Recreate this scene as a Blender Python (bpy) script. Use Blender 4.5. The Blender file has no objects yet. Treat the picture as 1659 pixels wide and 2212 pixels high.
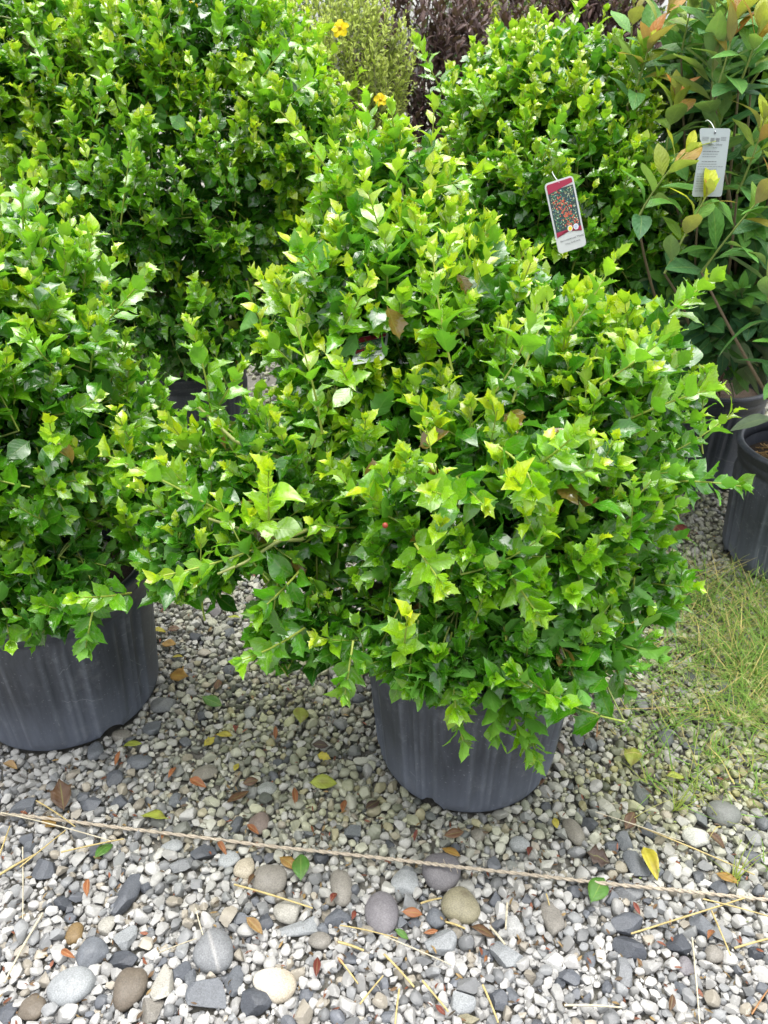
import bpy, math, random
import numpy as np
from mathutils import Vector, Matrix

# ------------------------------------------------------------------ camera, world, sun, exposure
scene = bpy.context.scene
COL = scene.collection
CAM_H, PITCH, FPX = 1.40, math.radians(30.0), 1662.0       # eye height, downward pitch, focal length in 1659-wide photo pixels
cam_data = bpy.data.cameras.new('camera')
cam = bpy.data.objects.new('camera', cam_data)
COL.objects.link(cam)
cam.location = (0, 0, CAM_H)
cam.rotation_euler = (math.pi/2 - PITCH, 0, 0)
cam_data.sensor_fit = 'VERTICAL'
cam_data.sensor_height = 34.6
cam_data.lens = 26.0
cam_data.clip_start = 0.02
cam_data.clip_end = 500
cam_data.dof.use_dof = True
cam_data.dof.focus_distance = 1.55
cam_data.dof.aperture_fstop = 7.0
scene.camera = cam

SUN_EL, SUN_AZ = math.radians(84), math.radians(10)
world = bpy.data.worlds.new('World')
scene.world = world
world.use_nodes = True
wn = world.node_tree
for n in list(wn.nodes): wn.nodes.remove(n)
w_out = wn.nodes.new('ShaderNodeOutputWorld')
w_bg = wn.nodes.new('ShaderNodeBackground')
w_sky = wn.nodes.new('ShaderNodeTexSky')
w_sky.sky_type = 'NISHITA'
w_sky.sun_disc = False
w_sky.sun_elevation = SUN_EL
w_sky.sun_rotation = SUN_AZ
w_sky.air_density = 1.0
w_sky.dust_density = 4.0
w_hs = wn.nodes.new('ShaderNodeHueSaturation')            # overcast: the blue is mostly gone
w_hs.inputs['Saturation'].default_value = 0.22
wn.links.new(w_sky.outputs[0], w_hs.inputs['Color'])
wn.links.new(w_hs.outputs[0], w_bg.inputs['Color'])
w_bg.inputs['Strength'].default_value = 0.15
wn.links.new(w_bg.outputs[0], w_out.inputs['Surface'])

sun_data = bpy.data.lights.new('sun', 'SUN')
sun_data.energy = 1.5
sun_data.angle = math.radians(75)
sun_data.color = (1.0, 0.97, 0.92)
sun = bpy.data.objects.new('sun', sun_data)
COL.objects.link(sun)
sd = Vector((math.sin(SUN_AZ)*math.cos(SUN_EL), math.cos(SUN_AZ)*math.cos(SUN_EL), math.sin(SUN_EL)))
sun.rotation_euler = sd.to_track_quat('Z', 'Y').to_euler()

scene.view_settings.view_transform = 'Standard'
scene.view_settings.look = 'None'
scene.view_settings.exposure = 1.5
scene.view_settings.gamma = 1.0
scene.cycles.max_bounces = 14
scene.cycles.diffuse_bounces = 8
scene.cycles.glossy_bounces = 5
scene.cycles.transmission_bounces = 12
scene.cycles.transparent_max_bounces = 8

# ------------------------------------------------------------------ small helpers
rng = np.random.default_rng(11)
random.seed(5)
CP, SP = math.cos(PITCH), math.sin(PITCH)

def at(px, py, Y):
    """World point at distance Y in front of the viewer along photo pixel (px, py) (1659 x 2212 frame)."""
    u, v = (px-829.5)/FPX, (1106-py)/FPX
    d = (u, CP+v*SP, -SP+v*CP)
    k = Y/d[1]
    return np.array([d[0]*k, Y, CAM_H+d[2]*k])

def gnd(px, py, z=0.0):
    u, v = (px-829.5)/FPX, (1106-py)/FPX
    d = (u, CP+v*SP, -SP+v*CP)
    k = (z-CAM_H)/d[2]
    return np.array([d[0]*k, d[1]*k, z])

def depth(p):
    return p[1]*CP-(p[2]-CAM_H)*SP

def nrm(a):
    a = np.asarray(a, float)
    return a/np.maximum(np.linalg.norm(a, axis=-1, keepdims=True), 1e-9)

class Acc:
    """Collects vertices, faces, a colour and a uv per vertex, and links them as ONE mesh object."""
    def __init__(s):
        s.V, s.C, s.U, s.F, s.n = [], [], [], [], 0
    def add(s, V, F, col=(1, 1, 1), uv=None, mat=0):
        V = np.asarray(V, float); m = len(V)
        s.V.append(V)
        c = np.asarray(col, float)
        s.C.append(np.tile(c, (m, 1)) if c.ndim == 1 else c)
        s.U.append(np.zeros((m, 2)) + .5 if uv is None else uv)
        F = np.asarray(F, int)
        s.F.append((F+s.n, mat))
        s.n += m
    def build(s, name, mats, parent=None, smooth=True, loc=None):
        me = bpy.data.meshes.new(name)
        V = np.concatenate(s.V) if s.V else np.zeros((0, 3))
        if loc is not None: V = V-np.asarray(loc)
        C = np.concatenate(s.C); U = np.concatenate(s.U)
        me.vertices.add(len(V)); me.vertices.foreach_set('co', V.astype(np.float32).ravel())
        lv = np.concatenate([f.ravel() for f, _ in s.F]); cnt = np.concatenate([np.full(len(f), f.shape[1]) for f, _ in s.F])
        mi = np.concatenate([np.full(len(f), m) for f, m in s.F])
        st = np.concatenate([[0], np.cumsum(cnt)[:-1]])
        me.loops.add(len(lv)); me.loops.foreach_set('vertex_index', lv.astype(np.int32))
        me.polygons.add(len(cnt)); me.polygons.foreach_set('loop_start', st.astype(np.int32))
        me.polygons.foreach_set('material_index', mi.astype(np.int32))
        me.polygons.foreach_set('use_smooth', np.full(len(cnt), smooth, dtype=bool))
        a = me.attributes.new('col', 'FLOAT_COLOR', 'POINT')
        a.data.foreach_set('color', np.concatenate([C, np.ones((len(C), 1))], 1).astype(np.float32).ravel())
        b = me.attributes.new('luv', 'FLOAT_VECTOR', 'POINT')
        b.data.foreach_set('vector', np.concatenate([U, np.zeros((len(U), 1))], 1).astype(np.float32).ravel())
        me.update(calc_edges=True); me.validate()
        for m in (mats if isinstance(mats, (list, tuple)) else [mats]): me.materials.append(m)
        o = bpy.data.objects.new(name, me)
        COL.objects.link(o)
        if parent is not None: o.parent = parent
        if loc is not None: o.location = loc
        return o

def tag(o, label=None, cat=None, group=None, kind=None):
    if label: o['label'] = label
    if cat: o['category'] = cat
    if group: o['group'] = group
    if kind: o['kind'] = kind
    return o

def thing(name, label, cat, loc=(0, 0, 0), group=None):
    o = bpy.data.objects.new(name, None)
    o.empty_display_size = .05
    COL.objects.link(o)
    o.location = loc
    return tag(o, label, cat, group)

def rebase(o, parent):
    """Parent a mesh written in world coordinates to a thing standing elsewhere."""
    o.parent = parent
    o.matrix_parent_inverse = Matrix.Translation(-Vector(parent.location))
    return o

def tube_geo(P, R, sides=5):
    P = np.asarray(P, float); n = len(P)
    T = np.gradient(P, axis=0); T = nrm(T)
    ref = np.array([0.31, 0.2, 0.93]); A = nrm(np.cross(T, ref)); B = np.cross(T, A)
    th = np.arange(sides)/sides*2*math.pi
    R = np.broadcast_to(np.asarray(R, float), (n,))
    V = P[:, None, :]+R[:, None, None]*(np.cos(th)[None, :, None]*A[:, None, :]+np.sin(th)[None, :, None]*B[:, None, :])
    i, j = np.meshgrid(np.arange(n-1), np.arange(sides), indexing='ij')
    F = np.stack([i*sides+j, i*sides+(j+1) % sides, (i+1)*sides+(j+1) % sides, (i+1)*sides+j], -1).reshape(-1, 4)
    return V.reshape(-1, 3), F

def bez(p0, p1, bow, n):
    t = np.linspace(0, 1, n)[:, None]
    c = (np.asarray(p0)+np.asarray(p1))/2+np.asarray(bow)
    return (1-t)**2*p0+2*t*(1-t)*c+t**2*p1

# ------------------------------------------------------------------ materials
def mat(name):
    m = bpy.data.materials.new(name); m.use_nodes = True
    nt = m.node_tree
    for n in list(nt.nodes): nt.nodes.remove(n)
    return m, nt, nt.nodes.new('ShaderNodeOutputMaterial')

def N(nt, t, **kw):
    n = nt.nodes.new(t)
    for k, v in kw.items():
        if k in n.inputs: n.inputs[k].default_value = v
        else: setattr(n, k, v)
    return n

def math_n(nt, op, a, b=None, c=None, clamp=False):
    n = nt.nodes.new('ShaderNodeMath'); n.operation = op; n.use_clamp = clamp
    for i, x in enumerate((a, b, c)):
        if x is None: continue
        if isinstance(x, (int, float)): n.inputs[i].default_value = x
        else: nt.links.new(x, n.inputs[i])
    return n.outputs[0]

def mixc(nt, f, a, b, mode='MIX'):
    n = nt.nodes.new('ShaderNodeMix'); n.data_type = 'RGBA'; n.blend_type = mode
    for i, x in ((0, f), (6, a), (7, b)):
        if isinstance(x, (int, float)): n.inputs[i].default_value = x
        elif isinstance(x, tuple): n.inputs[i].default_value = (*x, 1)
        else: nt.links.new(x, n.inputs[i])
    return n.outputs[2]

def leaf_material(name, back=(.2, .26, .12), back_mix=.5, rough=.24, trans=.28, margin=.35, spec=.5, vein_bump=.25, wet=0.0):
    m, nt, out = mat(name)
    L = nt.links
    a = N(nt, 'ShaderNodeAttribute', attribute_name='col')
    uv = N(nt, 'ShaderNodeAttribute', attribute_name='luv')
    sep = N(nt, 'ShaderNodeSeparateXYZ'); L.new(uv.outputs['Vector'], sep.inputs[0])
    du = math_n(nt, 'ABSOLUTE', math_n(nt, 'SUBTRACT', sep.outputs[0], .5))
    rib = math_n(nt, 'SUBTRACT', 1.0, math_n(nt, 'MULTIPLY', du, 22), clamp=True)
    edge = math_n(nt, 'MULTIPLY', math_n(nt, 'SUBTRACT', du, .435), 14, clamp=True)
    geo = N(nt, 'ShaderNodeNewGeometry')
    nz = N(nt, 'ShaderNodeTexNoise', Scale=55.0, Detail=3.0); L.new(geo.outputs['Position'], nz.inputs['Vector'])
    var = math_n(nt, 'MULTIPLY_ADD', nz.outputs[0], .7, .65)
    vv = N(nt, 'ShaderNodeCombineXYZ')
    for i in range(3): L.new(var, vv.inputs[i])
    base = mixc(nt, 1.0, a.outputs['Color'], vv.outputs[0], 'MULTIPLY')
    light = mixc(nt, .45, a.outputs['Color'], (.42, .52, .12))
    base = mixc(nt, math_n(nt, 'MULTIPLY', rib, .55), base, light)
    base = mixc(nt, math_n(nt, 'MULTIPLY', edge, margin), base, light)
    base = mixc(nt, math_n(nt, 'MULTIPLY', geo.outputs['Backfacing'], back_mix), base, back)
    # side veins: gentle ridges slanting from the midrib
    w = math_n(nt, 'SINE', math_n(nt, 'MULTIPLY', math_n(nt, 'SUBTRACT', sep.outputs[1], math_n(nt, 'MULTIPLY', du, .55)), 46))
    n2 = N(nt, 'ShaderNodeTexNoise', Scale=240.0, Detail=2.0); L.new(geo.outputs['Position'], n2.inputs['Vector'])
    n5 = N(nt, 'ShaderNodeTexNoise', Scale=75.0, Detail=1.0); L.new(geo.outputs['Position'], n5.inputs['Vector'])
    hgt = math_n(nt, 'ADD', math_n(nt, 'MULTIPLY', w, .35), math_n(nt, 'ADD', math_n(nt, 'MULTIPLY_ADD', n5.outputs[0], 3.2, n2.outputs[0]), math_n(nt, 'MULTIPLY', rib, -.8)))
    bump = N(nt, 'ShaderNodeBump', Strength=vein_bump, Distance=.0012); L.new(hgt, bump.inputs['Height'])
    p = N(nt, 'ShaderNodeBsdfPrincipled'); L.new(base, p.inputs['Base Color']); L.new(bump.outputs[0], p.inputs['Normal'])
    p.inputs['Specular IOR Level'].default_value = spec
    n3 = N(nt, 'ShaderNodeTexNoise', Scale=90.0); L.new(geo.outputs['Position'], n3.inputs['Vector'])
    rg = math_n(nt, 'MULTIPLY_ADD', n3.outputs[0], .3, rough-.13)
    rg = math_n(nt, 'MULTIPLY_ADD', geo.outputs['Backfacing'], .3, rg, clamp=True)
    L.new(rg, p.inputs['Roughness'])
    if wet:                                                     # film of rain on the upper side
        L.new(math_n(nt, 'MULTIPLY', math_n(nt, 'SUBTRACT', 1.0, geo.outputs['Backfacing']), wet), p.inputs['Coat Weight'])
        p.inputs['Coat Roughness'].default_value = .07; p.inputs['Coat IOR'].default_value = 1.6
    tr = N(nt, 'ShaderNodeBsdfTranslucent')
    tc = mixc(nt, 1.0, base, (1.0, 1.15, .4), 'MULTIPLY'); L.new(tc, tr.inputs['Color'])
    mx = N(nt, 'ShaderNodeMixShader'); mx.inputs[0].default_value = trans
    L.new(p.outputs[0], mx.inputs[1]); L.new(tr.outputs[0], mx.inputs[2])
    L.new(mx.outputs[0], out.inputs['Surface'])
    return m

def attr_material(name, rough=.6, noise=120.0, amp=.35, bump=.2, dist=.001, spec=.4, speck=0.0):
    m, nt, out = mat(name); L = nt.links
    a = N(nt, 'ShaderNodeAttribute', attribute_name='col')
    tc = N(nt, 'ShaderNodeTexCoord')
    nz = N(nt, 'ShaderNodeTexNoise', Scale=noise, Detail=4.0, Roughness=.65); L.new(tc.outputs['Object'], nz.inputs['Vector'])
    v = math_n(nt, 'MULTIPLY_ADD', nz.outputs[0], amp*2, 1-amp)
    if speck:
        n4 = N(nt, 'ShaderNodeTexNoise', Scale=noise*6, Detail=1.0); L.new(tc.outputs['Object'], n4.inputs['Vector'])
        v = math_n(nt, 'ADD', v, math_n(nt, 'MULTIPLY', math_n(nt, 'SUBTRACT', n4.outputs[0], .5), speck*2))
    vv = N(nt, 'ShaderNodeCombineXYZ')
    for i in range(3): L.new(v, vv.inputs[i])
    c = mixc(nt, 1.0, a.outputs['Color'], vv.outputs[0], 'MULTIPLY')
    p = N(nt, 'ShaderNodeBsdfPrincipled', Roughness=rough); L.new(c, p.inputs['Base Color'])
    p.inputs['Specular IOR Level'].default_value = spec
    n2 = N(nt, 'ShaderNodeTexNoise', Scale=noise*2.2, Detail=3.0); L.new(tc.outputs['Object'], n2.inputs['Vector'])
    b = N(nt, 'ShaderNodeBump', Strength=bump, Distance=dist); L.new(n2.outputs[0], b.inputs['Height']); L.new(b.outputs[0], p.inputs['Normal'])
    L.new(p.outputs[0], out.inputs['Surface'])
    return m

def flat_material(name, col, rough=.5, spec=.4):
    m, nt, out = mat(name); L = nt.links
    tc = N(nt, 'ShaderNodeTexCoord')
    nz = N(nt, 'ShaderNodeTexNoise', Scale=60.0, Detail=3.0); L.new(tc.outputs['Object'], nz.inputs['Vector'])
    c = mixc(nt, math_n(nt, 'MULTIPLY', nz.outputs[0], .22), col, tuple(x*.55 for x in col))
    p = N(nt, 'ShaderNodeBsdfPrincipled', Roughness=rough); L.new(c, p.inputs['Base Color'])
    p.inputs['Specular IOR Level'].default_value = spec
    L.new(p.outputs[0], out.inputs['Surface'])
    return m

M = {}
M['holly'] = leaf_material('holly_leaf', back=(.15, .36, .07), back_mix=.5, rough=.24, trans=.40, spec=.65, vein_bump=.35, wet=1.0)
M['azalea'] = leaf_material('azalea_leaf', back=(.40, .37, .31), back_mix=.35, rough=.42, trans=.30, margin=.12, spec=.3, vein_bump=.5)
M['purple'] = leaf_material('purple_leaf', back=(.13, .09, .09), back_mix=.5, rough=.45, trans=.15, margin=0, spec=.4)
M['fine'] = leaf_material('fine_leaf', back=(.35, .38, .22), back_mix=.5, rough=.5, trans=.25, margin=0, spec=.25)
M['petal'] = leaf_material('petal', back=(.8, .55, .02), back_mix=.2, rough=.5, trans=.3, margin=0, spec=.2)
M['dry'] = leaf_material('fallen_leaf', back=(.3, .22, .1), back_mix=.3, rough=.45, trans=.15, margin=.1, spec=.4)
M['stem'] = attr_material('green_stem', rough=.45, noise=160, amp=.3)
M['bark'] = attr_material('grey_brown_bark', rough=.75, noise=120, amp=.45, bump=.6, dist=.002)
M['stone'] = attr_material('stone', rough=.55, noise=70, amp=.30, bump=.45, dist=.0025, speck=.5, spec=.45)
M['pebble'] = attr_material('white_marble_gravel', rough=.5, noise=95, amp=.24, bump=.35, dist=.002, speck=.12, spec=.45)
M['straw'] = attr_material('dry_straw', rough=.5, noise=200, amp=.3)
M['grass'] = leaf_material('grass_blade', back=(.25, .3, .08), back_mix=.2, rough=.45, trans=.3, margin=0, spec=.3, vein_bump=.05)
M['string'] = attr_material('jute_twine', rough=.85, noise=700, amp=.45, bump=.6, dist=.001)
M['card'] = flat_material('white_plastic_card', (.62, .64, .64), .28)
M['greycard'] = flat_material('pale_grey_plastic_card', (.36, .41, .42), .35)
M['crimson'] = flat_material('crimson_print', (.36, .02, .06), .3)
M['ink'] = flat_material('grey_ink', (.12, .13, .14), .5)
M['fainter'] = flat_material('faint_ink', (.17, .18, .19), .5)

def drop_material():
    m, nt, out = mat('rain_water')
    p = N(nt, 'ShaderNodeBsdfPrincipled', Roughness=.02, IOR=1.33)
    p.inputs['Transmission Weight'].default_value = 1.0
    p.inputs['Base Color'].default_value = (.97, 1, .97, 1)
    nt.links.new(p.outputs[0], out.inputs['Surface'])
    return m
M['water'] = drop_material()

def pot_material():
    m, nt, out = mat('black_nursery_plastic'); L = nt.links
    tc = N(nt, 'ShaderNodeTexCoord')
    mp = N(nt, 'ShaderNodeMapping'); mp.inputs['Scale'].default_value = (9, 9, 2.2); L.new(tc.outputs['Object'], mp.inputs[0])
    n1 = N(nt, 'ShaderNodeTexNoise', Scale=1.6, Detail=6.0, Roughness=.7); L.new(mp.outputs[0], n1.inputs['Vector'])
    n2 = N(nt, 'ShaderNodeTexNoise', Scale=150.0, Detail=2.0); L.new(tc.outputs['Object'], n2.inputs['Vector'])
    mp2 = N(nt, 'ShaderNodeMapping'); mp2.inputs['Scale'].default_value = (130, 130, 6); L.new(tc.outputs['Object'], mp2.inputs[0])
    n3 = N(nt, 'ShaderNodeTexNoise', Scale=1.0, Detail=3.0); L.new(mp2.outputs[0], n3.inputs['Vector'])
    sp = N(nt, 'ShaderNodeSeparateXYZ'); L.new(tc.outputs['Object'], sp.inputs[0])
    low = math_n(nt, 'SUBTRACT', 1.0, math_n(nt, 'MULTIPLY', sp.outputs[2], 5.5), clamp=True)     # paler towards the foot
    d = math_n(nt, 'ADD', math_n(nt, 'MULTIPLY', n1.outputs[0], .55), math_n(nt, 'MULTIPLY', n3.outputs[0], .25))
    d = math_n(nt, 'ADD', d, math_n(nt, 'MULTIPLY', low, .42))
    d = math_n(nt, 'MULTIPLY', math_n(nt, 'SUBTRACT', d, .26), 1.25, clamp=True)
    c = mixc(nt, d, (.023, .027, .035), (.155, .175, .22))
    at_ = N(nt, 'ShaderNodeAttribute', attribute_name='col')
    n6 = N(nt, 'ShaderNodeTexNoise', Scale=14.0, Detail=5.0, Roughness=.75); L.new(tc.outputs['Object'], n6.inputs['Vector'])
    relief_wear = math_n(nt, 'MULTIPLY', math_n(nt, 'MULTIPLY', at_.outputs['Fac'], .36), math_n(nt, 'MULTIPLY', math_n(nt, 'SUBTRACT', n6.outputs[0], .30), 3.0, clamp=True))  # scuffed rib edges, lightened in the colour so the relief reads as lit
    c = mixc(nt, relief_wear, c, (.22, .245, .29))
    blot = math_n(nt, 'MULTIPLY', math_n(nt, 'SUBTRACT', n6.outputs[0], .55), 5.0, clamp=True)
    c = mixc(nt, math_n(nt, 'MULTIPLY', blot, .42), c, (.20, .21, .225))
    dots = math_n(nt, 'MULTIPLY', math_n(nt, 'SUBTRACT', n2.outputs[0], .66), 9, clamp=True)
    c = mixc(nt, math_n(nt, 'MULTIPLY', dots, .5), c, (.27, .28, .30))
    vo = N(nt, 'ShaderNodeTexVoronoi', Scale=7.0); vo.feature = 'DISTANCE_TO_EDGE'; L.new(tc.outputs['Object'], vo.inputs['Vector'])
    scr = math_n(nt, 'MULTIPLY', math_n(nt, 'SUBTRACT', .012, vo.outputs['Distance']), 60, clamp=True)
    scr = math_n(nt, 'MULTIPLY', scr, math_n(nt, 'GREATER_THAN', n1.outputs[0], .56))
    c = mixc(nt, math_n(nt, 'MULTIPLY', scr, .6), c, (.30, .31, .33))
    p = N(nt, 'ShaderNodeBsdfPrincipled'); L.new(c, p.inputs['Base Color'])
    L.new(math_n(nt, 'MULTIPLY_ADD', d, .35, .38), p.inputs['Roughness'])
    b = N(nt, 'ShaderNodeBump', Strength=.15, Distance=.001); L.new(n3.outputs[0], b.inputs['Height']); L.new(b.outputs[0], p.inputs['Normal'])
    L.new(p.outputs[0], out.inputs['Surface'])
    return m
M['pot'] = pot_material()

def soil_material(name, a, b_, scale):
    m, nt, out = mat(name); L = nt.links
    tc = N(nt, 'ShaderNodeTexCoord')
    n1 = N(nt, 'ShaderNodeTexNoise', Scale=scale, Detail=8.0, Roughness=.7); L.new(tc.outputs['Object'], n1.inputs['Vector'])
    n0 = N(nt, 'ShaderNodeTexNoise', Scale=scale*.06, Detail=4.0); L.new(tc.outputs['Object'], n0.inputs['Vector'])
    c = mixc(nt, math_n(nt, 'MULTIPLY', math_n(nt, 'ADD', n1.outputs[0], n0.outputs[0]), .55), a, b_)
    p = N(nt, 'ShaderNodeBsdfPrincipled', Roughness=.9); L.new(c, p.inputs['Base Color'])
    bu = N(nt, 'ShaderNodeBump', Strength=.8, Distance=.01); L.new(n1.outputs[0], bu.inputs['Height']); L.new(bu.outputs[0], p.inputs['Normal'])
    L.new(p.outputs[0], out.inputs['Surface'])
    return m
M['grit'] = soil_material('ground_grit', (.035, .032, .026), (.30, .29, .25), 60.0)
M['soil'] = soil_material('potting_bark', (.012, .009, .006), (.07, .045, .025), 70.0)

# ------------------------------------------------------------------ leaf prototypes
def holly_proto(r, nx=5):
    t = np.array([0, .06, .14, .24, .33, .375, .42, .52, .59, .635, .68, .76, .81, .85, .93, 1.0])
    k = r.random()
    if k < .30:                                                    # a few strong spines
        w = np.array([.014, .016, .110, .195, .235, .285, .225, .225, .240, .300, .200, .150, .170, .095, .040, .003]); sp = {5, 9}
    elif k < .65:                                                  # one pair near the tip
        w = np.array([.014, .016, .105, .185, .235, .250, .255, .255, .250, .290, .205, .145, .115, .085, .038, .003]); sp = {9}
    else:                                                          # smooth edged, pointed
        w = np.array([.014, .016, .105, .190, .240, .260, .268, .268, .255, .240, .215, .165, .130, .098, .042, .003]); sp = set()
    fold, arch, twist, ph = r.uniform(.05, .8), r.uniform(-.25, .75), r.uniform(-.4, .4), r.uniform(0, 6.3)
    xs = np.array([-1, -.5, 0, .5, 1]) if nx == 5 else np.array([-1, 0, 1.])
    spine = r.uniform(.75, 1.15, 2)
    V, U = [], []
    for i, (ti, wi) in enumerate(zip(t, w)):
        for x in xs:
            X, Yv = x*wi, ti
            Z = fold*abs(X)**1.3*1.2-arch*(ti-.25)**2+X*twist*ti
            if abs(x) == 1 and i > 1:
                sd_ = 0 if x < 0 else 1
                Z += .028*math.sin(ph+ti*11+sd_*1.7)
                if i in sp:
                    X *= spine[sd_]; Yv += .035; Z += r.uniform(-.03, .09)
            V.append((X, Yv, Z)); U.append((.5+.5*x, ti))
    n = len(xs)
    F = [(i*n+j, i*n+j+1, (i+1)*n+j+1, (i+1)*n+j) for i in range(len(t)-1) for j in range(n-1)]
    return np.array(V), np.array(F), np.array(U)

def oval_proto(r, wmax=.2, nx=3, point=1.0, fold=(.1, .6), arch=(-.1, .7)):
    t = np.array([0, .06, .18, .34, .5, .66, .82, .93, 1.0])
    w = np.array([.02, .04, .45, .85, 1.0, .92, .62, .28*point, .02])*wmax
    fo, ar, tw, ph = r.uniform(*fold), r.uniform(*arch), r.uniform(-.3, .3), r.uniform(0, 6.3)
    xs = np.array([-1, -.5, 0, .5, 1]) if nx == 5 else np.array([-1, 0, 1.])
    V, U = [], []
    for ti, wi in zip(t, w):
        for x in xs:
            X = x*wi
            V.append((X, ti, fo*abs(X)**1.2-ar*(ti-.2)**2+X*tw*ti+.02*abs(x)*math.sin(ph+ti*8)))
            U.append((.5+.5*x, ti))
    n = len(xs)
    F = [(i*n+j, i*n+j+1, (i+1)*n+j+1, (i+1)*n+j) for i in range(len(t)-1) for j in range(n-1)]
    return np.array(V), np.array(F), np.array(U)

pr = np.random.default_rng(3)
HOLLY5 = [holly_proto(pr, 5) for _ in range(18)]
HOLLY3 = [holly_proto(pr, 3) for _ in range(14)]
OVAL = [oval_proto(pr, .205, 5) for _ in range(8)]
LANCE = [oval_proto(pr, .17, 3) for _ in range(8)]
TINY = [oval_proto(pr, .19, 3, fold=(.1, .4), arch=(0, .5)) for _ in range(5)]

class Leaves:
    def __init__(s): s.o, s.d, s.n, s.L, s.c = [], [], [], [], []
    def add(s, o, d, n, L, c):
        s.o.append(o); s.d.append(d); s.n.append(n); s.L.append(L); s.c.append(c)
    def cat(s):
        return [np.concatenate(x) for x in (s.o, s.d, s.n, s.L, s.c)]

def bake_leaves(acc, lv, protos, r, matidx=0, wvar=(.85, 1.15)):
    o, d, n, L, c = lv.cat()
    d = nrm(d); n = nrm(n-d*np.sum(n*d, 1, keepdims=True)); s = np.cross(d, n)
    k = r.integers(0, len(protos), len(o)); wf = r.uniform(*wvar, len(o))*L
    out = []
    for i, (V, F, U) in enumerate(protos):
        q = np.nonzero(k == i)[0]
        if not len(q): continue
        W = (o[q, None, :]+V[None, :, 0, None]*(s[q]*wf[q, None])[:, None, :]+V[None, :, 1, None]*(d[q]*L[q, None])[:, None, :]
             + V[None, :, 2, None]*(n[q]*L[q, None])[:, None, :])
        m = len(V)
        FF = (F[None]+(np.arange(len(q))*m)[:, None, None]).reshape(-1, 4)
        acc.add(W.reshape(-1, 3), FF, np.repeat(c[q], m, 0), np.tile(U, (len(q), 1)), matidx)
        out.append((W, n[q], U))
    return out

GA = math.radians(137.5)
def shoot(r, lv, tubes, p0, p1, bow, nleaf, leafL, colf, up=.55, t0=.12, stem_r=.0016, stem_c=(.16, .22, .04), tipcluster=True, size_tip=.6, spread=(60, 22)):
    """One twig from p0 to p1 with alternate leaves; colf(t) -> colours for leaves at 0..1 along it."""
    p0, p1 = np.asarray(p0, float), np.asarray(p1, float)
    n = 6
    P = bez(p0, p1, bow, n)
    if tubes is not None:
        tubes.append((P, np.linspace(stem_r*1.25, stem_r*.6, n), stem_c))
    t = np.sort(np.clip(np.linspace(t0, .97, nleaf)+r.uniform(-.03, .03, nleaf), 0, 1))
    c = (p0+p1)/2+np.asarray(bow)
    tt = t[:, None]
    o = (1-tt)**2*p0+2*tt*(1-tt)*c+tt**2*p1
    T = nrm(2*(1-tt)*(c-p0)+2*tt*(p1-c))
    if tipcluster:
        k = 3
        t = np.concatenate([t, np.ones(k)]); o = np.concatenate([o, np.tile(p1, (k, 1))]); T = np.concatenate([T, np.tile(T[-1], (k, 1))])
    m = len(t)
    ref = np.where(np.abs(T[:, 2:3]) < .9, np.array([[0, 0, 1.]]), np.array([[1., 0, 0]]))
    A = nrm(np.cross(T, ref)); B = np.cross(T, A)
    ph = r.uniform(0, 6.3)+np.arange(m)*GA+r.normal(0, .25, m)
    R = A*np.cos(ph)[:, None]+B*np.sin(ph)[:, None]
    ang = np.radians(spread[0]+(spread[1]-spread[0])*t**1.5+r.normal(0, 9, m))[:, None]
    d = np.cos(ang)*T+np.sin(ang)*R
    nn = np.sin(ang)*T-np.cos(ang)*R
    nn = nrm(nn)+up*np.array([0, -.22, 1.])+r.normal(0, .18, (m, 3))
    L = leafL*(1-(1-size_tip)*t**2.5)*r.uniform(.72, 1.2, m)
    if tipcluster: L[-3:] *= np.array([.75, .6, .45])
    lv.add(o, d, nn, L, colf(t, m))

def tubes_to(acc, tubes, matidx, sides=4):
    for P, R, c in tubes:
        V, F = tube_geo(P, R, sides)
        acc.add(V, F, c, None, matidx)

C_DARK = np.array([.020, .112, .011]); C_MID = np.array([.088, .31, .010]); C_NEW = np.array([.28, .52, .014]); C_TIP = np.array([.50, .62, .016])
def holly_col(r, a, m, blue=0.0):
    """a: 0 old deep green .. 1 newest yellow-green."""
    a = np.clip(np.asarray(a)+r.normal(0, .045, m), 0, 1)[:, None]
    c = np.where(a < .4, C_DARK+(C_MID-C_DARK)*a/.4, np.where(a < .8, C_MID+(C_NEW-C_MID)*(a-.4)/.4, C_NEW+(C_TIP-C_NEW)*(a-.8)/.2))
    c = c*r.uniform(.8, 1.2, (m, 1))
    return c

CAMP = np.array([0, 0, CAM_H])
def blob_points(r, blobs, n, zmin=.12, back=.35, depthf=.5, avoid=None):
    """Random points in the outer shell of a union of ellipsoids: yields (blob centre, point, outward normal, factor)."""
    B = [(np.array(b[0], float), np.array(b[1], float), (b[2] if len(b) > 2 else 1.0)) for b in blobs]
    wgt = np.array([d*(R[0]*R[1]+R[1]*R[2]+R[0]*R[2]) for _, R, d in B]); wgt /= wgt.sum()
    res = []
    while len(res) < n:
        i = r.choice(len(B), p=wgt)
        c, R, _ = B[i]
        u = nrm(r.normal(0, 1, 3))
        f = 1-depthf*r.random()**1.6
        p = c+R*u*f
        if p[2] < zmin: continue
        nn = nrm(u/R)
        if any(j != i and np.sum(((p-c2)/(R2*.8))**2) < 1 for j, (c2, R2, _) in enumerate(B)): continue
        if np.dot(nn, nrm(CAMP-p)) < -.25 and r.random() > back: continue
        if avoid is not None and avoid(p): continue
        res.append((c, p, nn, f))
    return res

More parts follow.
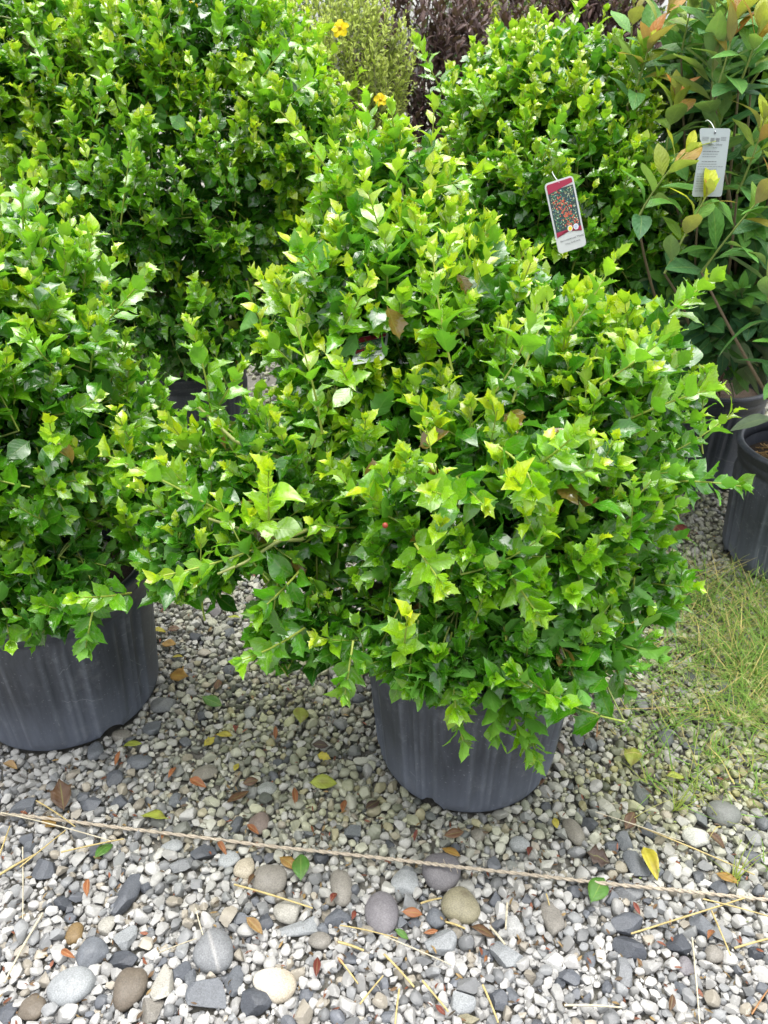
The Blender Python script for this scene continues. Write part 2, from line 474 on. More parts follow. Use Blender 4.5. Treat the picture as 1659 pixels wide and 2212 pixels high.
# ------------------------------------------------------------------ pots
def pot_geo(r0, r1, h, acc, seg=180, ribs=16, notch=True, seed=0):
    """Tapered nursery pot: rounded foot with drain notches, vertical raised panels, open top, thick wall."""
    rr = np.random.default_rng(seed)
    z = np.array([0.0, .006, .018, .034, .06, .10, .16, .24, .32, .40, .50, .60, .68, .74, .80, .835, .84, .90])*h
    nz_ = len(z)
    th = np.arange(seg)/seg*2*math.pi
    V = []
    for i, zz in enumerate(z):
        k = zz/h
        rad = r0+(r1-r0)*k
        if i == 0: rad -= .016
        if i == 1: rad -= .006
        if i >= 16: rad += .004
        for j, t in enumerate(th):
            q = rad
            if 4 <= i <= 13:                                             # raised panels with stepped sides, two narrow ribs between them
                g = j % 20
                if g < 11: q += .008*min(1, (i-3)/1.5, (14.5-i)/1.5)
                elif g in (14, 16): q += .0055
            q += .0025*math.sin(2*t+seed)*k
            V.append((q*math.cos(t), q*math.sin(t), zz))
    F = []
    holes = [(int(a)) for a in np.linspace(0, seg, 4, endpoint=False)+5] if notch else []
    skip = {(i, (h0+d) % seg) for h0 in holes for d in range(8) for i in (0, 1, 2, 3)}
    for h0 in holes:                                                     # arch the notch
        for i in (0, 3, 4):
            for d, dz in ((0, -.012), (8, -.012), (1, -.004), (7, -.004), (2, .001), (6, .001), (3, .004), (5, .004), (4, .005)):
                if i == 4:
                    a, b, c = V[4*seg+(h0+d) % seg]
                    V[4*seg+(h0+d) % seg] = (a, b, c+dz)
    for i in range(nz_-1):
        for j in range(seg):
            if (i, j) in skip: continue
            F.append((i*seg+j, i*seg+(j+1) % seg, (i+1)*seg+(j+1) % seg, (i+1)*seg+j))
    n0 = len(V)
    # inner wall
    zi = np.array([.90, .6, .3, .14])*h
    for zz in zi:
        rad = r0+(r1-r0)*zz/h-.005
        for t in th: V.append((rad*math.cos(t), rad*math.sin(t), zz))
    for i in range(3):
        for j in range(seg):
            a = n0+i*seg
            F.append((a+j, a+(j+1) % seg, a+seg+(j+1) % seg, a+seg+j))
    cc = np.zeros((len(V), 3)); jj = np.arange(n0) % seg; ii = np.arange(n0)//seg
    edge = np.isin(jj % 20, (0, 10, 14, 16)) & (ii >= 4) & (ii <= 13)
    cc[:n0][edge] = 1.0
    acc.add(V, F, cc)

def rim_geo(r1, h, acc, seg=96):
    """Rolled lip and the band below it."""
    prof = [(.004, .90), (.0075, .905), (.008, .955), (.0125, .962), (.0165, .972), (.0165, .988), (.012, .999), (.004, 1.0), (-.003, .996), (-.006, .985), (-.006, .90)]
    V, F = [], []
    for a, k in prof:
        for j in range(seg):
            t = j/seg*2*math.pi
            q = r1-(1-k)*.02+a+.0025*math.sin(2*t)
            V.append((q*math.cos(t), q*math.sin(t), k*h))
    n = len(prof)
    for i in range(n):
        for j in range(seg):
            F.append((i*seg+j, i*seg+(j+1) % seg, ((i+1) % n)*seg+(j+1) % seg, ((i+1) % n)*seg+j))
    acc.add(V, F)

def add_pot(root, r0, r1, h, rot=0.0, notch=True, seed=0, soil='soil', soil_z=.84):
    a = Acc(); pot_geo(r0, r1, h, a, notch=notch, seed=seed)
    p = a.build('pot', M['pot'], root); p.rotation_euler.z = rot; p.location.z = .007
    b = Acc(); rim_geo(r1, h, b); b.C = [c*0 for c in b.C]; b.build('rim', M['pot'], p)
    s = Acc()
    rr = np.random.default_rng(seed+50)
    R = r0+(r1-r0)*soil_z-.006
    V = [(0, 0, soil_z*h)]; F = []
    for i in range(1, 9):
        for j in range(40):
            t = j/40*2*math.pi
            V.append((R*i/8*math.cos(t), R*i/8*math.sin(t), soil_z*h+rr.normal(0, .004)))
    F3 = [(0, 1+j, 1+(j+1) % 40) for j in range(40)]
    F4 = [(1+(i-1)*40+j, 1+i*40+j, 1+i*40+(j+1) % 40, 1+(i-1)*40+(j+1) % 40) for i in range(1, 8) for j in range(40)]
    s.add(V, F3); s.add(V, F4)
    s.build('soil', M[soil], root)
    return p

# ------------------------------------------------------------------ ground
POTS = {'main': (.191, 1.306, .196, .229, .39), 'left': (-.805, 1.493, .212, .240, .40), 'backleft': (-.78, 2.95, .20, .225, .39),
        'backright': (.58, 2.85, .19, .215, .38), 'azalea': (1.22, 2.75, .19, .215, .39), 'frontright': (1.325, 2.12, .195, .222, .40)}

def build_ground():
    a = Acc()
    a.add([(-60, -20, -.012), (60, -20, -.012), (60, 100, -.012), (-60, 100, -.012)], [(0, 1, 2, 3)])
    tag(a.build('ground', M['grit'], smooth=False), kind='structure')

def cube_sphere(n):
    idx = {}; V = []; F = []
    def vid(p):
        k = tuple(np.round(p, 5))
        if k not in idx: idx[k] = len(V); V.append(p)
        return idx[k]
    for ax in range(3):
        for sg in (-1, 1):
            for i in range(n):
                for j in range(n):
                    q = []
                    for di, dj in ((0, 0), (1, 0), (1, 1), (0, 1)):
                        u, v = math.tan((2*(i+di)/n-1)*math.pi/4), math.tan((2*(j+dj)/n-1)*math.pi/4)
                        p = np.zeros(3); p[ax] = sg; p[(ax+1) % 3] = u; p[(ax+2) % 3] = v*sg
                        q.append(vid(p/np.linalg.norm(p)))
                    F.append(q)
    return np.array(V), np.array(F)

def stone_shape(V, r, kind, cuts=9):
    """Unit sphere -> stone. 'a' angular chip (cut by planes), 'r' water-worn."""
    V = V.copy()
    f = nrm(r.normal(0, 1, (4, 3))); ph = r.uniform(0, 6.3, 4)
    amp = .05 if kind == 'r' else .07
    V = V*(1+sum(amp*np.sin(V@f[i]*(1.6+i*.9)+ph[i]) for i in range(4)))[:, None]
    if kind == 'a':
        nrmls = nrm(r.normal(0, 1, (cuts, 3)))
        for n in nrmls:
            d = r.uniform(.46, .80); h = V@n
            q = h > d
            V[q] -= n[None]*((h[q]-d)*.985)[:, None]
    elif kind == 'm':
        for n in nrm(r.normal(0, 1, (7, 3))):
            d = r.uniform(.66, .92); h = V@n
            q = h > d
            V[q] -= n[None]*((h[q]-d)*.75)[:, None]
    V = V-(V.max(0)+V.min(0))/2
    return V/((V.max(0)-V.min(0))/2)

HERO = []          # (x, y, rx, ry) footprints of the individual stones
def rot2(r, n):
    """Random rotation matrices."""
    q = nrm(r.normal(0, 1, (n, 4)))
    w, x, y, z = q.T
    return np.stack([np.stack([1-2*(y*y+z*z), 2*(x*y-z*w), 2*(x*z+y*w)], -1), np.stack([2*(x*y+z*w), 1-2*(x*x+z*z), 2*(y*z-x*w)], -1),
                     np.stack([2*(x*z-y*w), 2*(y*z+x*w), 1-2*(x*x+y*y)], -1)], -2)

def algae(x, y):
    """How green the gravel has grown: damp places round the pots and under the grass."""
    m = 0.0
    m += .95*np.exp(-((x-.98)**2/.16+(y-1.55)**2/.22))
    m += .75*np.exp(-((x+.28)**2/.08+(y-1.42)**2/.10))
    m += .55*np.exp(-((x-.12)**2/.20+(y-1.12)**2/.018))
    m += .75*np.exp(-((x-.62)**2/.05+(y-1.22)**2/.03))
    m += .6*(1/(1+np.exp(-(y-1.75)*7)))
    return np.clip(m, 0, 1)

def build_gravel():
    r = np.random.default_rng(21)
    cell = .035; grid = {}
    pts = []
    def ok(x, y, rad):
        ci, cj = int(x//cell), int(y//cell)
        for a in (ci-1, ci, ci+1):
            for b in (cj-1, cj, cj+1):
                for (X, Y_, R) in grid.get((a, b), ()):
                    if (X-x)**2+(Y_-y)**2 < ((R+rad)*.76)**2: return False
        return True
    def blocked(x, y, pad=0.0):
        for k, (X, Y_, r0, r1, h) in POTS.items():
            if (x-X)**2+(y-Y_)**2 < (r0-.004+pad)**2: return True
        for (X, Y_, a, b) in HERO:
            if ((x-X)/(a*.88+pad))**2+((y-Y_)/(b*.88+pad))**2 < 1: return True
        return False
    def inside(n):
        Y_ = .52+2.9*r.random(n)**1.15
        W = .52*(Y_*CP+CAM_H*SP)+.12
        return np.stack([r.uniform(-1, 1, n)*W, Y_], 1)
    for stage, (n, lo, hi) in enumerate(((1500, .0125, .0175), (26000, .0085, .0130), (46000, .0055, .0085))):
        for x, y in inside(n):
            rad = r.uniform(lo, hi)*(1.0 if y < 1.15 else .93)
            if blocked(x, y, rad*.55) or not ok(x, y, rad): continue
            grid.setdefault((int(x//cell), int(y//cell)), []).append((x, y, rad))
            pts.append((x, y, rad, 0))
    for x, y in inside(42000):
        if y > 1.8: continue
        rad = r.uniform(.0030, .0052)
        if blocked(x, y, rad*.3) or not ok(x, y, rad): continue
        grid.setdefault((int(x//cell), int(y//cell)), []).append((x, y, rad)); pts.append((x, y, rad, 2))
    low = inside(21000)
    for x, y in low:
        if not blocked(x, y): pts.append((x, y, r.uniform(.007, .011), 1))
    for _ in range(9000):
        y = r.uniform(3.2, 5.6); pts.append((r.uniform(-.62, .62)*(y*CP+.7), y, r.uniform(.010, .017), 1))
    P = np.array(pts)
    hi_s, lo_s = cube_sphere(5), cube_sphere(3)
    acc = Acc()
    near = (P[:, 1] < 1.75) & (P[:, 3] == 0)
    for sel, (SV, SF), np_ in ((near, hi_s, 40), (~near, lo_s, 24)):
        Q = P[sel]; k = r.integers(0, np_, len(Q))
        for i in range(np_):
            q = Q[k == i]
            if not len(q): continue
            V = stone_shape(SV, r, 'a' if i % 4 else 'm', 12)
            n = len(q)
            sc = q[:, 2:3]*np.stack([r.uniform(.95, 1.3, n), r.uniform(.75, 1.0, n), r.uniform(.6, .9, n)], 1)
            # flat-ish rest: tilt a random spin about z with a modest tumble
            Rm = rot2(r, n)
            th = r.uniform(0, 6.3, n); Rz = np.zeros((n, 3, 3)); Rz[:, 0, 0] = np.cos(th); Rz[:, 0, 1] = -np.sin(th); Rz[:, 1, 0] = np.sin(th); Rz[:, 1, 1] = np.cos(th); Rz[:, 2, 2] = 1
            tum = r.random(n) < .35; Rz[tum] = Rm[tum]
            W = np.einsum('nij,nvj->nvi', Rz, V[None]*sc[:, None, :])
            z = np.where(q[:, 3] == 1, -.007, .001+q[:, 2]*.35)+r.normal(0, .0022, n)
            W += np.stack([q[:, 0], q[:, 1], z], 1)[:, None, :]
            u = r.random(n)
            white = r.uniform(.26, .435, (n, 1))*np.array([[1, .985, .945]])
            grey = r.uniform(.14, .26, (n, 1))*np.array([[.97, .99, 1.0]])
            tan_ = r.uniform(.2, .34, (n, 1))*np.array([[1.05, .95, .78]])
            dark = r.uniform(.07, .15, (n, 1))*np.array([[.92, .98, 1.1]])
            c = np.where((u < .62)[:, None], white, np.where((u < .86)[:, None], grey, np.where((u < .955)[:, None], tan_, dark)))
            al = algae(q[:, 0], q[:, 1])*r.uniform(.15, 1.0, n)
            c = c*(1-al[:, None])+c*np.array([[.92, .98, .40]])*al[:, None]
            wet = 1-.15*algae(q[:, 0], q[:, 1])[:, None]
            c = c*wet
            
            m = len(V)
            FF = (SF[None]+(np.arange(n)*m)[:, None, None]).reshape(-1, 4)
            acc.add(W.reshape(-1, 3), FF, np.repeat(c, m, 0))
    o = acc.build('gravel', M['pebble'], smooth=False)
    tag(o, 'bed of small white crushed stone gravel covering the ground', 'gravel', kind='stuff')

# ------------------------------------------------------------------ individual stones
# quadrant origin (A lower left, B lower right, C mid left, D mid right), centre x, y, width, height there (photo half-pixels), spin, kind, colour, label, name
QO = {'A': (0, 1659), 'B': (829.5, 1659), 'C': (0, 1106), 'D': (829.5, 1106)}
CL = {'lgrey': (.40, .42, .43), 'grey': (.26, .27, .28), 'mauve': (.25, .235, .25), 'taupe': (.29, .27, .235), 'brown': (.20, .165, .125), 'ochre': (.30, .20, .085),
      'cream': (.60, .53, .41), 'slate': (.095, .103, .118), 'dark': (.062, .068, .080), 'olive': (.34, .31, .20), 'spec': (.50, .48, .42), 'red': (.28, .22, .20), 'white': (.66, .66, .64), 'blue': (.185, .20, .222)}
STONES = [
 ('A', 308, 947, 215, 165, 10, 'r', 'lgrey', 'large smooth pale grey oval pebble near the bottom left corner', 'river_pebble'),
 ('A', 558, 955, 150, 185, -8, 'r', 'brown', 'large smooth brownish grey pebble right of the pale grey oval pebble', 'river_pebble'),
 ('A', 920, 795, 180, 195, 25, 'r', 'grey', 'large rounded mid grey cobble with pale vertical streak', 'river_pebble'),
 ('A', 1185, 935, 205, 145, -14, 'r', 'cream', 'large smooth cream and peach pebble', 'river_pebble'),
 ('A', 400, 800, 145, 135, 15, 'm', 'blue', 'dark grey rounded lump of rock above the pale grey oval pebble', 'stone'),
 ('A', 535, 823, 130, 82, -5, 'a', 'dark', 'nearly black rough stone beside the dark grey rounded lump', 'stone'),
 ('A', 547, 545, 100, 190, -10, 'a', 'slate', 'tall narrow slab of dark slate lying on white gravel', 'slate_chip'),
 ('A', 1165, 485, 165, 135, 20, 'r', 'taupe', 'smooth taupe pebble just left of the upright green fallen leaf', 'river_pebble'),
 ('A', 1060, 430, 95, 100, -30, 'm', 'cream', 'small yellowish cream stone above the smooth taupe pebble', 'stone'),
 ('A', 1475, 510, 100, 165, 12, 'r', 'taupe', 'upright grey taupe oblong pebble right of the green fallen leaf', 'river_pebble'),
 ('B', -10, 625, 155, 190, 0, 'r', 'mauve', 'large mauve grey cobble left of the olive tan cobble', 'river_pebble'),
 ('A', 1240, 615, 130, 108, 0, 'm', 'spec', 'pale speckled granite lump below the smooth taupe pebble', 'stone'),
 ('A', 1280, 690, 200, 72, 12, 'a', 'lgrey', 'long flat grey splinter of rock below the speckled granite lump', 'stone'),
 ('A', 1380, 740, 105, 80, -20, 'r', 'taupe', 'small brownish grey oval pebble below the long grey splinter', 'river_pebble'),
 ('A', 320, 710, 78, 95, 10, 'r', 'ochre', 'ochre brown oval pebble among white gravel', 'river_pebble'),
 ('A', 460, 670, 78, 88, 0, 'm', 'spec', 'rust speckled pale stone right of the ochre pebble', 'stone'),
 ('A', 190, 435, 115, 100, 0, 'a', 'slate', 'dark angular slate under the straws at the left edge', 'slate_chip'),
 ('A', 890, 990, 185, 130, 12, 'a', 'blue', 'large blue grey broken slate with a jagged top', 'slate_chip'),
 ('A', 700, 925, 110, 165, 5, 'a', 'spec', 'tall pale wedge shaped stone between brown pebble and broken slate', 'stone'),
 ('A', 1105, 1012, 150, 130, -15, 'a', 'dark', 'dark blue grey sparkling angular stone below the cream pebble', 'stone'),
 ('A', 650, 1050, 100, 105, 0, 'a', 'taupe', 'squarish brownish grey stone at the bottom edge', 'stone'),
 ('A', 135, 1037, 125, 110, 10, 'm', 'brown', 'brown lump of stone at the bottom left corner', 'stone'),
 ('A', 28, 1060, 90, 95, 0, 'a', 'dark', 'black angular stone cut by the bottom left corner', 'stone'),
 ('A', 1118, 235, 98, 108, 5, 'm', 'red', 'reddish grey granite lump resting against the twine', 'stone'),
 ('A', 780, 415, 125, 62, 10, 'a', 'grey', 'flat grey striped stone in the white gravel below the twine', 'stone'),
 ('A', 885, 20, 115, 75, 0, 'm', 'taupe', 'brownish grey stone beside orange brown leaf scraps above the twine', 'stone'),
 ('B', 248, 447, 178, 172, 0, 'r', 'mauve', 'large round mauve grey cobble lying on the twine', 'river_pebble'),
 ('B', 88, 487, 128, 138, 10, 'm', 'lgrey', 'pale speckled grey lump left of the cobble on the twine', 'stone'),
 ('B', 335, 600, 185, 150, -38, 'r', 'olive', 'large olive tan cobble with a wet dark spot', 'river_pebble'),
 ('B', 728, 650, 98, 145, 5, 'm', 'taupe', 'tapered brownish grey stone pointing downwards', 'stone'),
 ('B', 1050, 668, 148, 95, -5, 'a', 'slate', 'slate plate just left of the long diagonal straw', 'slate_chip'),
 ('B', 1060, 768, 155, 115, -18, 'a', 'dark', 'dark slate block below the slate plate', 'slate_chip'),
 ('B', 1267, 755, 115, 98, 5, 'a', 'dark', 'square charcoal stone below the long diagonal straw', 'stone'),
 ('B', 1375, 685, 92, 118, 15, 'a', 'blue', 'upright charcoal grey stone right of the square charcoal stone', 'stone'),
 ('B', 1090, 415, 98, 118, 10, 'a', 'blue', 'blue grey granite chunk left of the curled yellow leaf', 'stone'),
 ('B', 820, 270, 85, 130, 12, 'r', 'taupe', 'small smooth oblong pebble above the twine in front of the pot', 'river_pebble'),
 ('B', 1465, 200, 150, 112, -20, 'r', 'grey', 'smooth grey cobble at the edge of the grass', 'river_pebble'),
 ('B', 585, 325, 98, 68, 0, 'm', 'lgrey', 'pale lavender white stone in front of the middle pot', 'stone'),
 ('B', 1347, 300, 120, 92, -20, 'm', 'white', 'flattened pale white stone below the grey cobble at the grass', 'stone'),
 ('B', 1110, 105, 78, 110, -8, 'a', 'blue', 'blue grey sparkling stone right of the middle pot', 'stone'),
 ('B', 245, 752, 155, 105, 10, 'a', 'lgrey', 'blue grey block below the olive tan cobble', 'stone'),
 ('B', 530, 812, 165, 92, -28, 'a', 'lgrey', 'long grey angular slab below the tapered stone', 'stone'),
 ('B', 740, 832, 110, 82, 0, 'a', 'white', 'large faceted white stone right of the long grey slab', 'stone'),
 ('B', 800, 900, 100, 82, 0, 'a', 'slate', 'dark grey stone under the large faceted white stone', 'stone'),
 ('B', 1036, 875, 82, 132, 5, 'a', 'grey', 'tall grey stone below the dark slate block', 'stone'),
 ('B', 1430, 800, 92, 78, 0, 'r', 'taupe', 'round brownish stone right of the two dark squares', 'river_pebble'),
 ('B', 225, 643, 92, 88, 0, 'm', 'blue', 'salt and pepper speckled stone left of the olive tan cobble', 'stone'),
 ('B', 1300, 850, 78, 85, 0, 'm', 'mauve', 'pinkish grey pebble beneath the square charcoal stone', 'stone'),
 ('B', 340, 1010, 122, 95, 0, 'a', 'lgrey', 'light grey wedge stone at the bottom edge', 'stone'),
 ('B', 365, 1080, 105, 55, 0, 'a', 'olive', 'tan flaky stone at the very bottom edge', 'stone'),
 ('B', 565, 672, 78, 98, 0, 'a', 'white', 'pointed white quartz stone left of the tapered stone', 'stone'),
 ('B', 1050, 525, 145, 95, 0, 'a', 'grey', 'mottled grey stone right of the green fallen leaf by the twine', 'stone'),
 ('B', 410, 282, 72, 72, 0, 'm', 'taupe', 'dusty brown stone just in front of the middle pot', 'stone'),
 ('D', 1480, 775, 78, 122, 8, 'r', 'blue', 'blue grey speckled cobble standing in the grass', 'river_pebble'),
 ('D', 1215, 975, 78, 82, -30, 'r', 'slate', 'dark smooth pebble left of the grass', 'river_pebble'),
 ('D', 1330, 715, 70, 45, 0, 'a', 'dark', 'dark flake half hidden in the grass', 'stone'),
 ('D', 1115, 830, 62, 55, 0, 'm', 'grey', 'brown grey stone under the hanging right hand leaves', 'stone'),
 ('C', 700, 835, 110, 72, -5, 'm', 'grey', 'rounded grey stone against the foot of the left pot', 'stone'),
 ('C', 525, 962, 92, 62, 10, 'm', 'taupe', 'brownish stone below the notch of the left pot', 'stone'),
 ('C', 655, 935, 85, 62, 10, 'a', 'blue', 'blue grey flat stone right of the left pot notch', 'stone'),
 ('C', 410, 1030, 78, 80, 30, 'm', 'blue', 'smooth grey stone under the rounded foot of the left pot', 'stone'),
 ('C', 600, 1075, 120, 62, 10, 'm', 'blue', 'flat dark blue grey stone below the left pot', 'stone'),
 ('C', 930, 425, 70, 50, 10, 'a', 'mauve', 'grey stone under the long side shoot of the middle bush', 'stone'),
 ('C', 1080, 862, 58, 58, 0, 'r', 'lgrey', 'round pale grey pebble between the two front pots', 'river_pebble'),
 ('A', 540, 735, 112, 112, 0, 'a', 'lgrey', 'blue tinged grey block above the nearly black rough stone', 'stone'),
 ('A', 1460, 642, 125, 82, 0, 'a', 'slate', 'dark stone with cream face left of the mauve grey cobble', 'stone'),
 ('A', 740, 337, 105, 66, 5, 'm', 'lgrey', 'pale grey rounded stone touching the twine', 'stone'),
 ('A', 1150, 85, 102, 62, 10, 'm', 'lgrey', 'grey granite stone near brown leaves left of the middle pot', 'stone'),
 ('A', 990, 395, 100, 78, 0, 'm', 'lgrey', 'grey banded stone left of the yellowish cream stone', 'stone'),
]
# smaller dark chips that nothing tells apart
CHIPS = [('A', 100, 165, 120, 65), ('A', 390, 150, 100, 70), ('A', 520, 140, 78, 65), ('A', 490, 45, 85, 75), ('A', 880, 360, 125, 62), ('A', 1010, 915, 80, 130), ('A', 785, 875, 90, 80),
 ('A', 820, 905, 60, 90), ('A', 270, 575, 90, 60), ('A', 630, 510, 60, 50), ('A', 1385, 385, 72, 55), ('A', 1110, 390, 55, 45), ('A', 1040, 655, 80, 60), ('A', 1150, 660, 75, 85), ('A', 1395, 690, 60, 65),
 ('A', 1510, 820, 80, 55), ('A', 1320, 975, 70, 60), ('A', 125, 335, 60, 55), ('A', 360, 120, 60, 50), ('A', 1525, 270, 80, 60), ('A', 1020, 235, 55, 75), ('A', 760, 130, 60, 70), ('A', 300, 640, 60, 45),
 ('B', 820, 525, 65, 60), ('B', 890, 820, 55, 80), ('B', 500, 1000, 80, 90), ('B', 560, 975, 60, 70), ('B', 760, 925, 60, 55), ('B', 1290, 950, 70, 60), ('B', 1370, 218, 68, 62), ('B', 1455, 520, 92, 72),
 ('B', 1040, 315, 78, 85), ('B', 890, 235, 85, 62), ('B', 1140, 270, 75, 70), ('B', 990, 335, 80, 60), ('B', 310, 350, 55, 50), ('B', 25, 320, 40, 45), ('B', 130, 665, 65, 48), ('B', 75, 665, 50, 50),
 ('B', 480, 560, 60, 70), ('B', 430, 800, 50, 50), ('B', 1610, 790, 70, 60), ('B', 20, 1070, 70, 60), ('B', 965, 940, 50, 60), ('B', 1180, 440, 65, 60), ('B', 845, 190, 60, 50), ('B', 700, 160, 50, 45),
 ('C', 845, 535, 70, 42), ('C', 870, 880, 55, 42), ('C', 990, 680, 60, 40), ('C', 800, 990, 60, 40), ('C', 1205, 1075, 60, 45), ('C', 990, 520, 48, 38), ('C', 760, 620, 50, 36), ('D', 900, 1000, 60, 60), ('D', 840, 985, 60, 70), ('D', 1345, 1025, 55, 50)]

SV642 = cube_sphere(10); SV162 = cube_sphere(7)
STONE_OBJS = []
def put_stone(q, cx, cy, w, h, spin, kind, col, label, name, r, group=None, cat='stone'):
    ox, oy = QO[q]
    px, py = ox+cx/2, oy+cy/2
    p = gnd(px, py, .008)
    k = depth(p)/FPX
    dep = math.atan2(CAM_H, p[1])
    a = w/2*k/2*.95
    b = h/2*k/2/math.sin(dep)*.88
    hz = min(a, b)*(.62 if kind == 'r' else .6)
    V, F = SV642 if max(w, h) > 100 else SV162
    S = stone_shape(V, r, kind, 11)
    # bounding half sizes in the rotated frame
    t = math.radians(spin); ct, st = math.cos(t), math.sin(t)
    W = S*np.array([a, b, hz])
    W = np.stack([W[:, 0]*ct-W[:, 1]*st, W[:, 0]*st+W[:, 1]*ct, W[:, 2]], 1)
    z0 = hz*.42
    c = np.array(CL[col])*r.uniform(.9, 1.12)*(.58 if col not in ('slate', 'dark') else .85)
    acc = Acc()
    al = algae(p[0], p[1])*.5
    c = c*(1-al)+c*np.array([.92, .96, .62])*al
    cc = np.tile(c, (len(W), 1))
    if label and 'streak' in label:
        s_ = np.exp(-((S[:, 0]-.05)/.06)**2)[:, None]*.45; cc = cc*(1-s_)+np.array([.5, .48, .45])*s_
    if label and 'peach' in label:
        s_ = np.clip(.5-S[:, 0], 0, 1)[:, None]*.5; cc = cc*(1-s_)+np.array([.62, .60, .54])*s_
    if label and 'wet dark spot' in label:
        s_ = (np.exp(-((S[:, 0]+.1)**2+(S[:, 1]-.5)**2)/.05))[:, None]*.75; cc = cc*(1-s_)+np.array([.10, .08, .05])*s_
    acc.add(W, F, cc)
    o = acc.build(name, M['stone'], smooth=(kind != 'a'))
    o.location = (p[0], p[1], z0)
    HERO.append((p[0], p[1], a, b))
    tag(o, label, cat, group)
    STONE_OBJS.append(o)
    return o

def build_stones():
    r = np.random.default_rng(77)
    for s in STONES:
        cat = 'pebble' if s[9] == 'river_pebble' else 'stone'
        put_stone(*s, r, cat=cat)
    for q, cx, cy, w, h in CHIPS:
        put_stone(q, cx, cy, w, h, r.uniform(-30, 30), 'a', r.choice(['slate', 'dark', 'slate', 'blue']), 'small dark blue grey angular stone chip among the white gravel', 'stone_chip', r, 'small dark stone chips in the gravel')

# ------------------------------------------------------------------ twine, straws, fallen leaves
def surf(px, py, z):
    return gnd(px, py, z)

def build_twine():
    pts = [(-40, 1756), (60, 1762), (250, 1787), (420, 1807), (600, 1830), (760, 1846), (900, 1862), (1000, 1874), (1150, 1890), (1300, 1908), (1450, 1922), (1580, 1936), (1720, 1950)]
    P = np.array([surf(x, y, .021+.003*math.sin(i*2.1)+(.022 if 880 < x < 1010 else 0)) for i, (x, y) in enumerate(pts)])
    t = np.linspace(0, len(P)-1, 420)
    Q = np.stack([np.interp(t, np.arange(len(P)), P[:, k]) for k in range(3)], 1)
    ker = np.ones(25)/25
    Qp = np.pad(Q, ((12, 12), (0, 0)), mode='edge')
    Q = np.stack([np.convolve(Qp[:, k], ker, 'valid') for k in range(3)], 1)
    acc = Acc(); r = np.random.default_rng(2)
    s = np.arange(len(Q))
    for k in range(2):                                             # two plies twisted round each other
        ph = s*.55+k*math.pi
        off = np.stack([np.zeros(len(s)), np.cos(ph), np.sin(ph)], 1)*.0017
        V, F = tube_geo(Q+off, .0023, 6)
        acc.add(V, F, np.repeat(np.array([.40, .345, .265])*r.uniform(.85, 1.15, (len(s), 1)), 6, 0))
    for _ in range(160):                                           # loose fibres
        i = r.integers(0, len(Q)); d = nrm(r.normal(0, 1, 3))*r.uniform(.006, .018); d[2] = abs(d[2])*.5
        V, F = tube_geo(bez(Q[i], Q[i]+d, r.normal(0, .003, 3), 4), .00028, 3)
        acc.add(V, F, (.58, .48, .35))
    tag(acc.build('twine', M['string']), 'tan jute twine stretched across the gravel in front of the pots', 'twine')

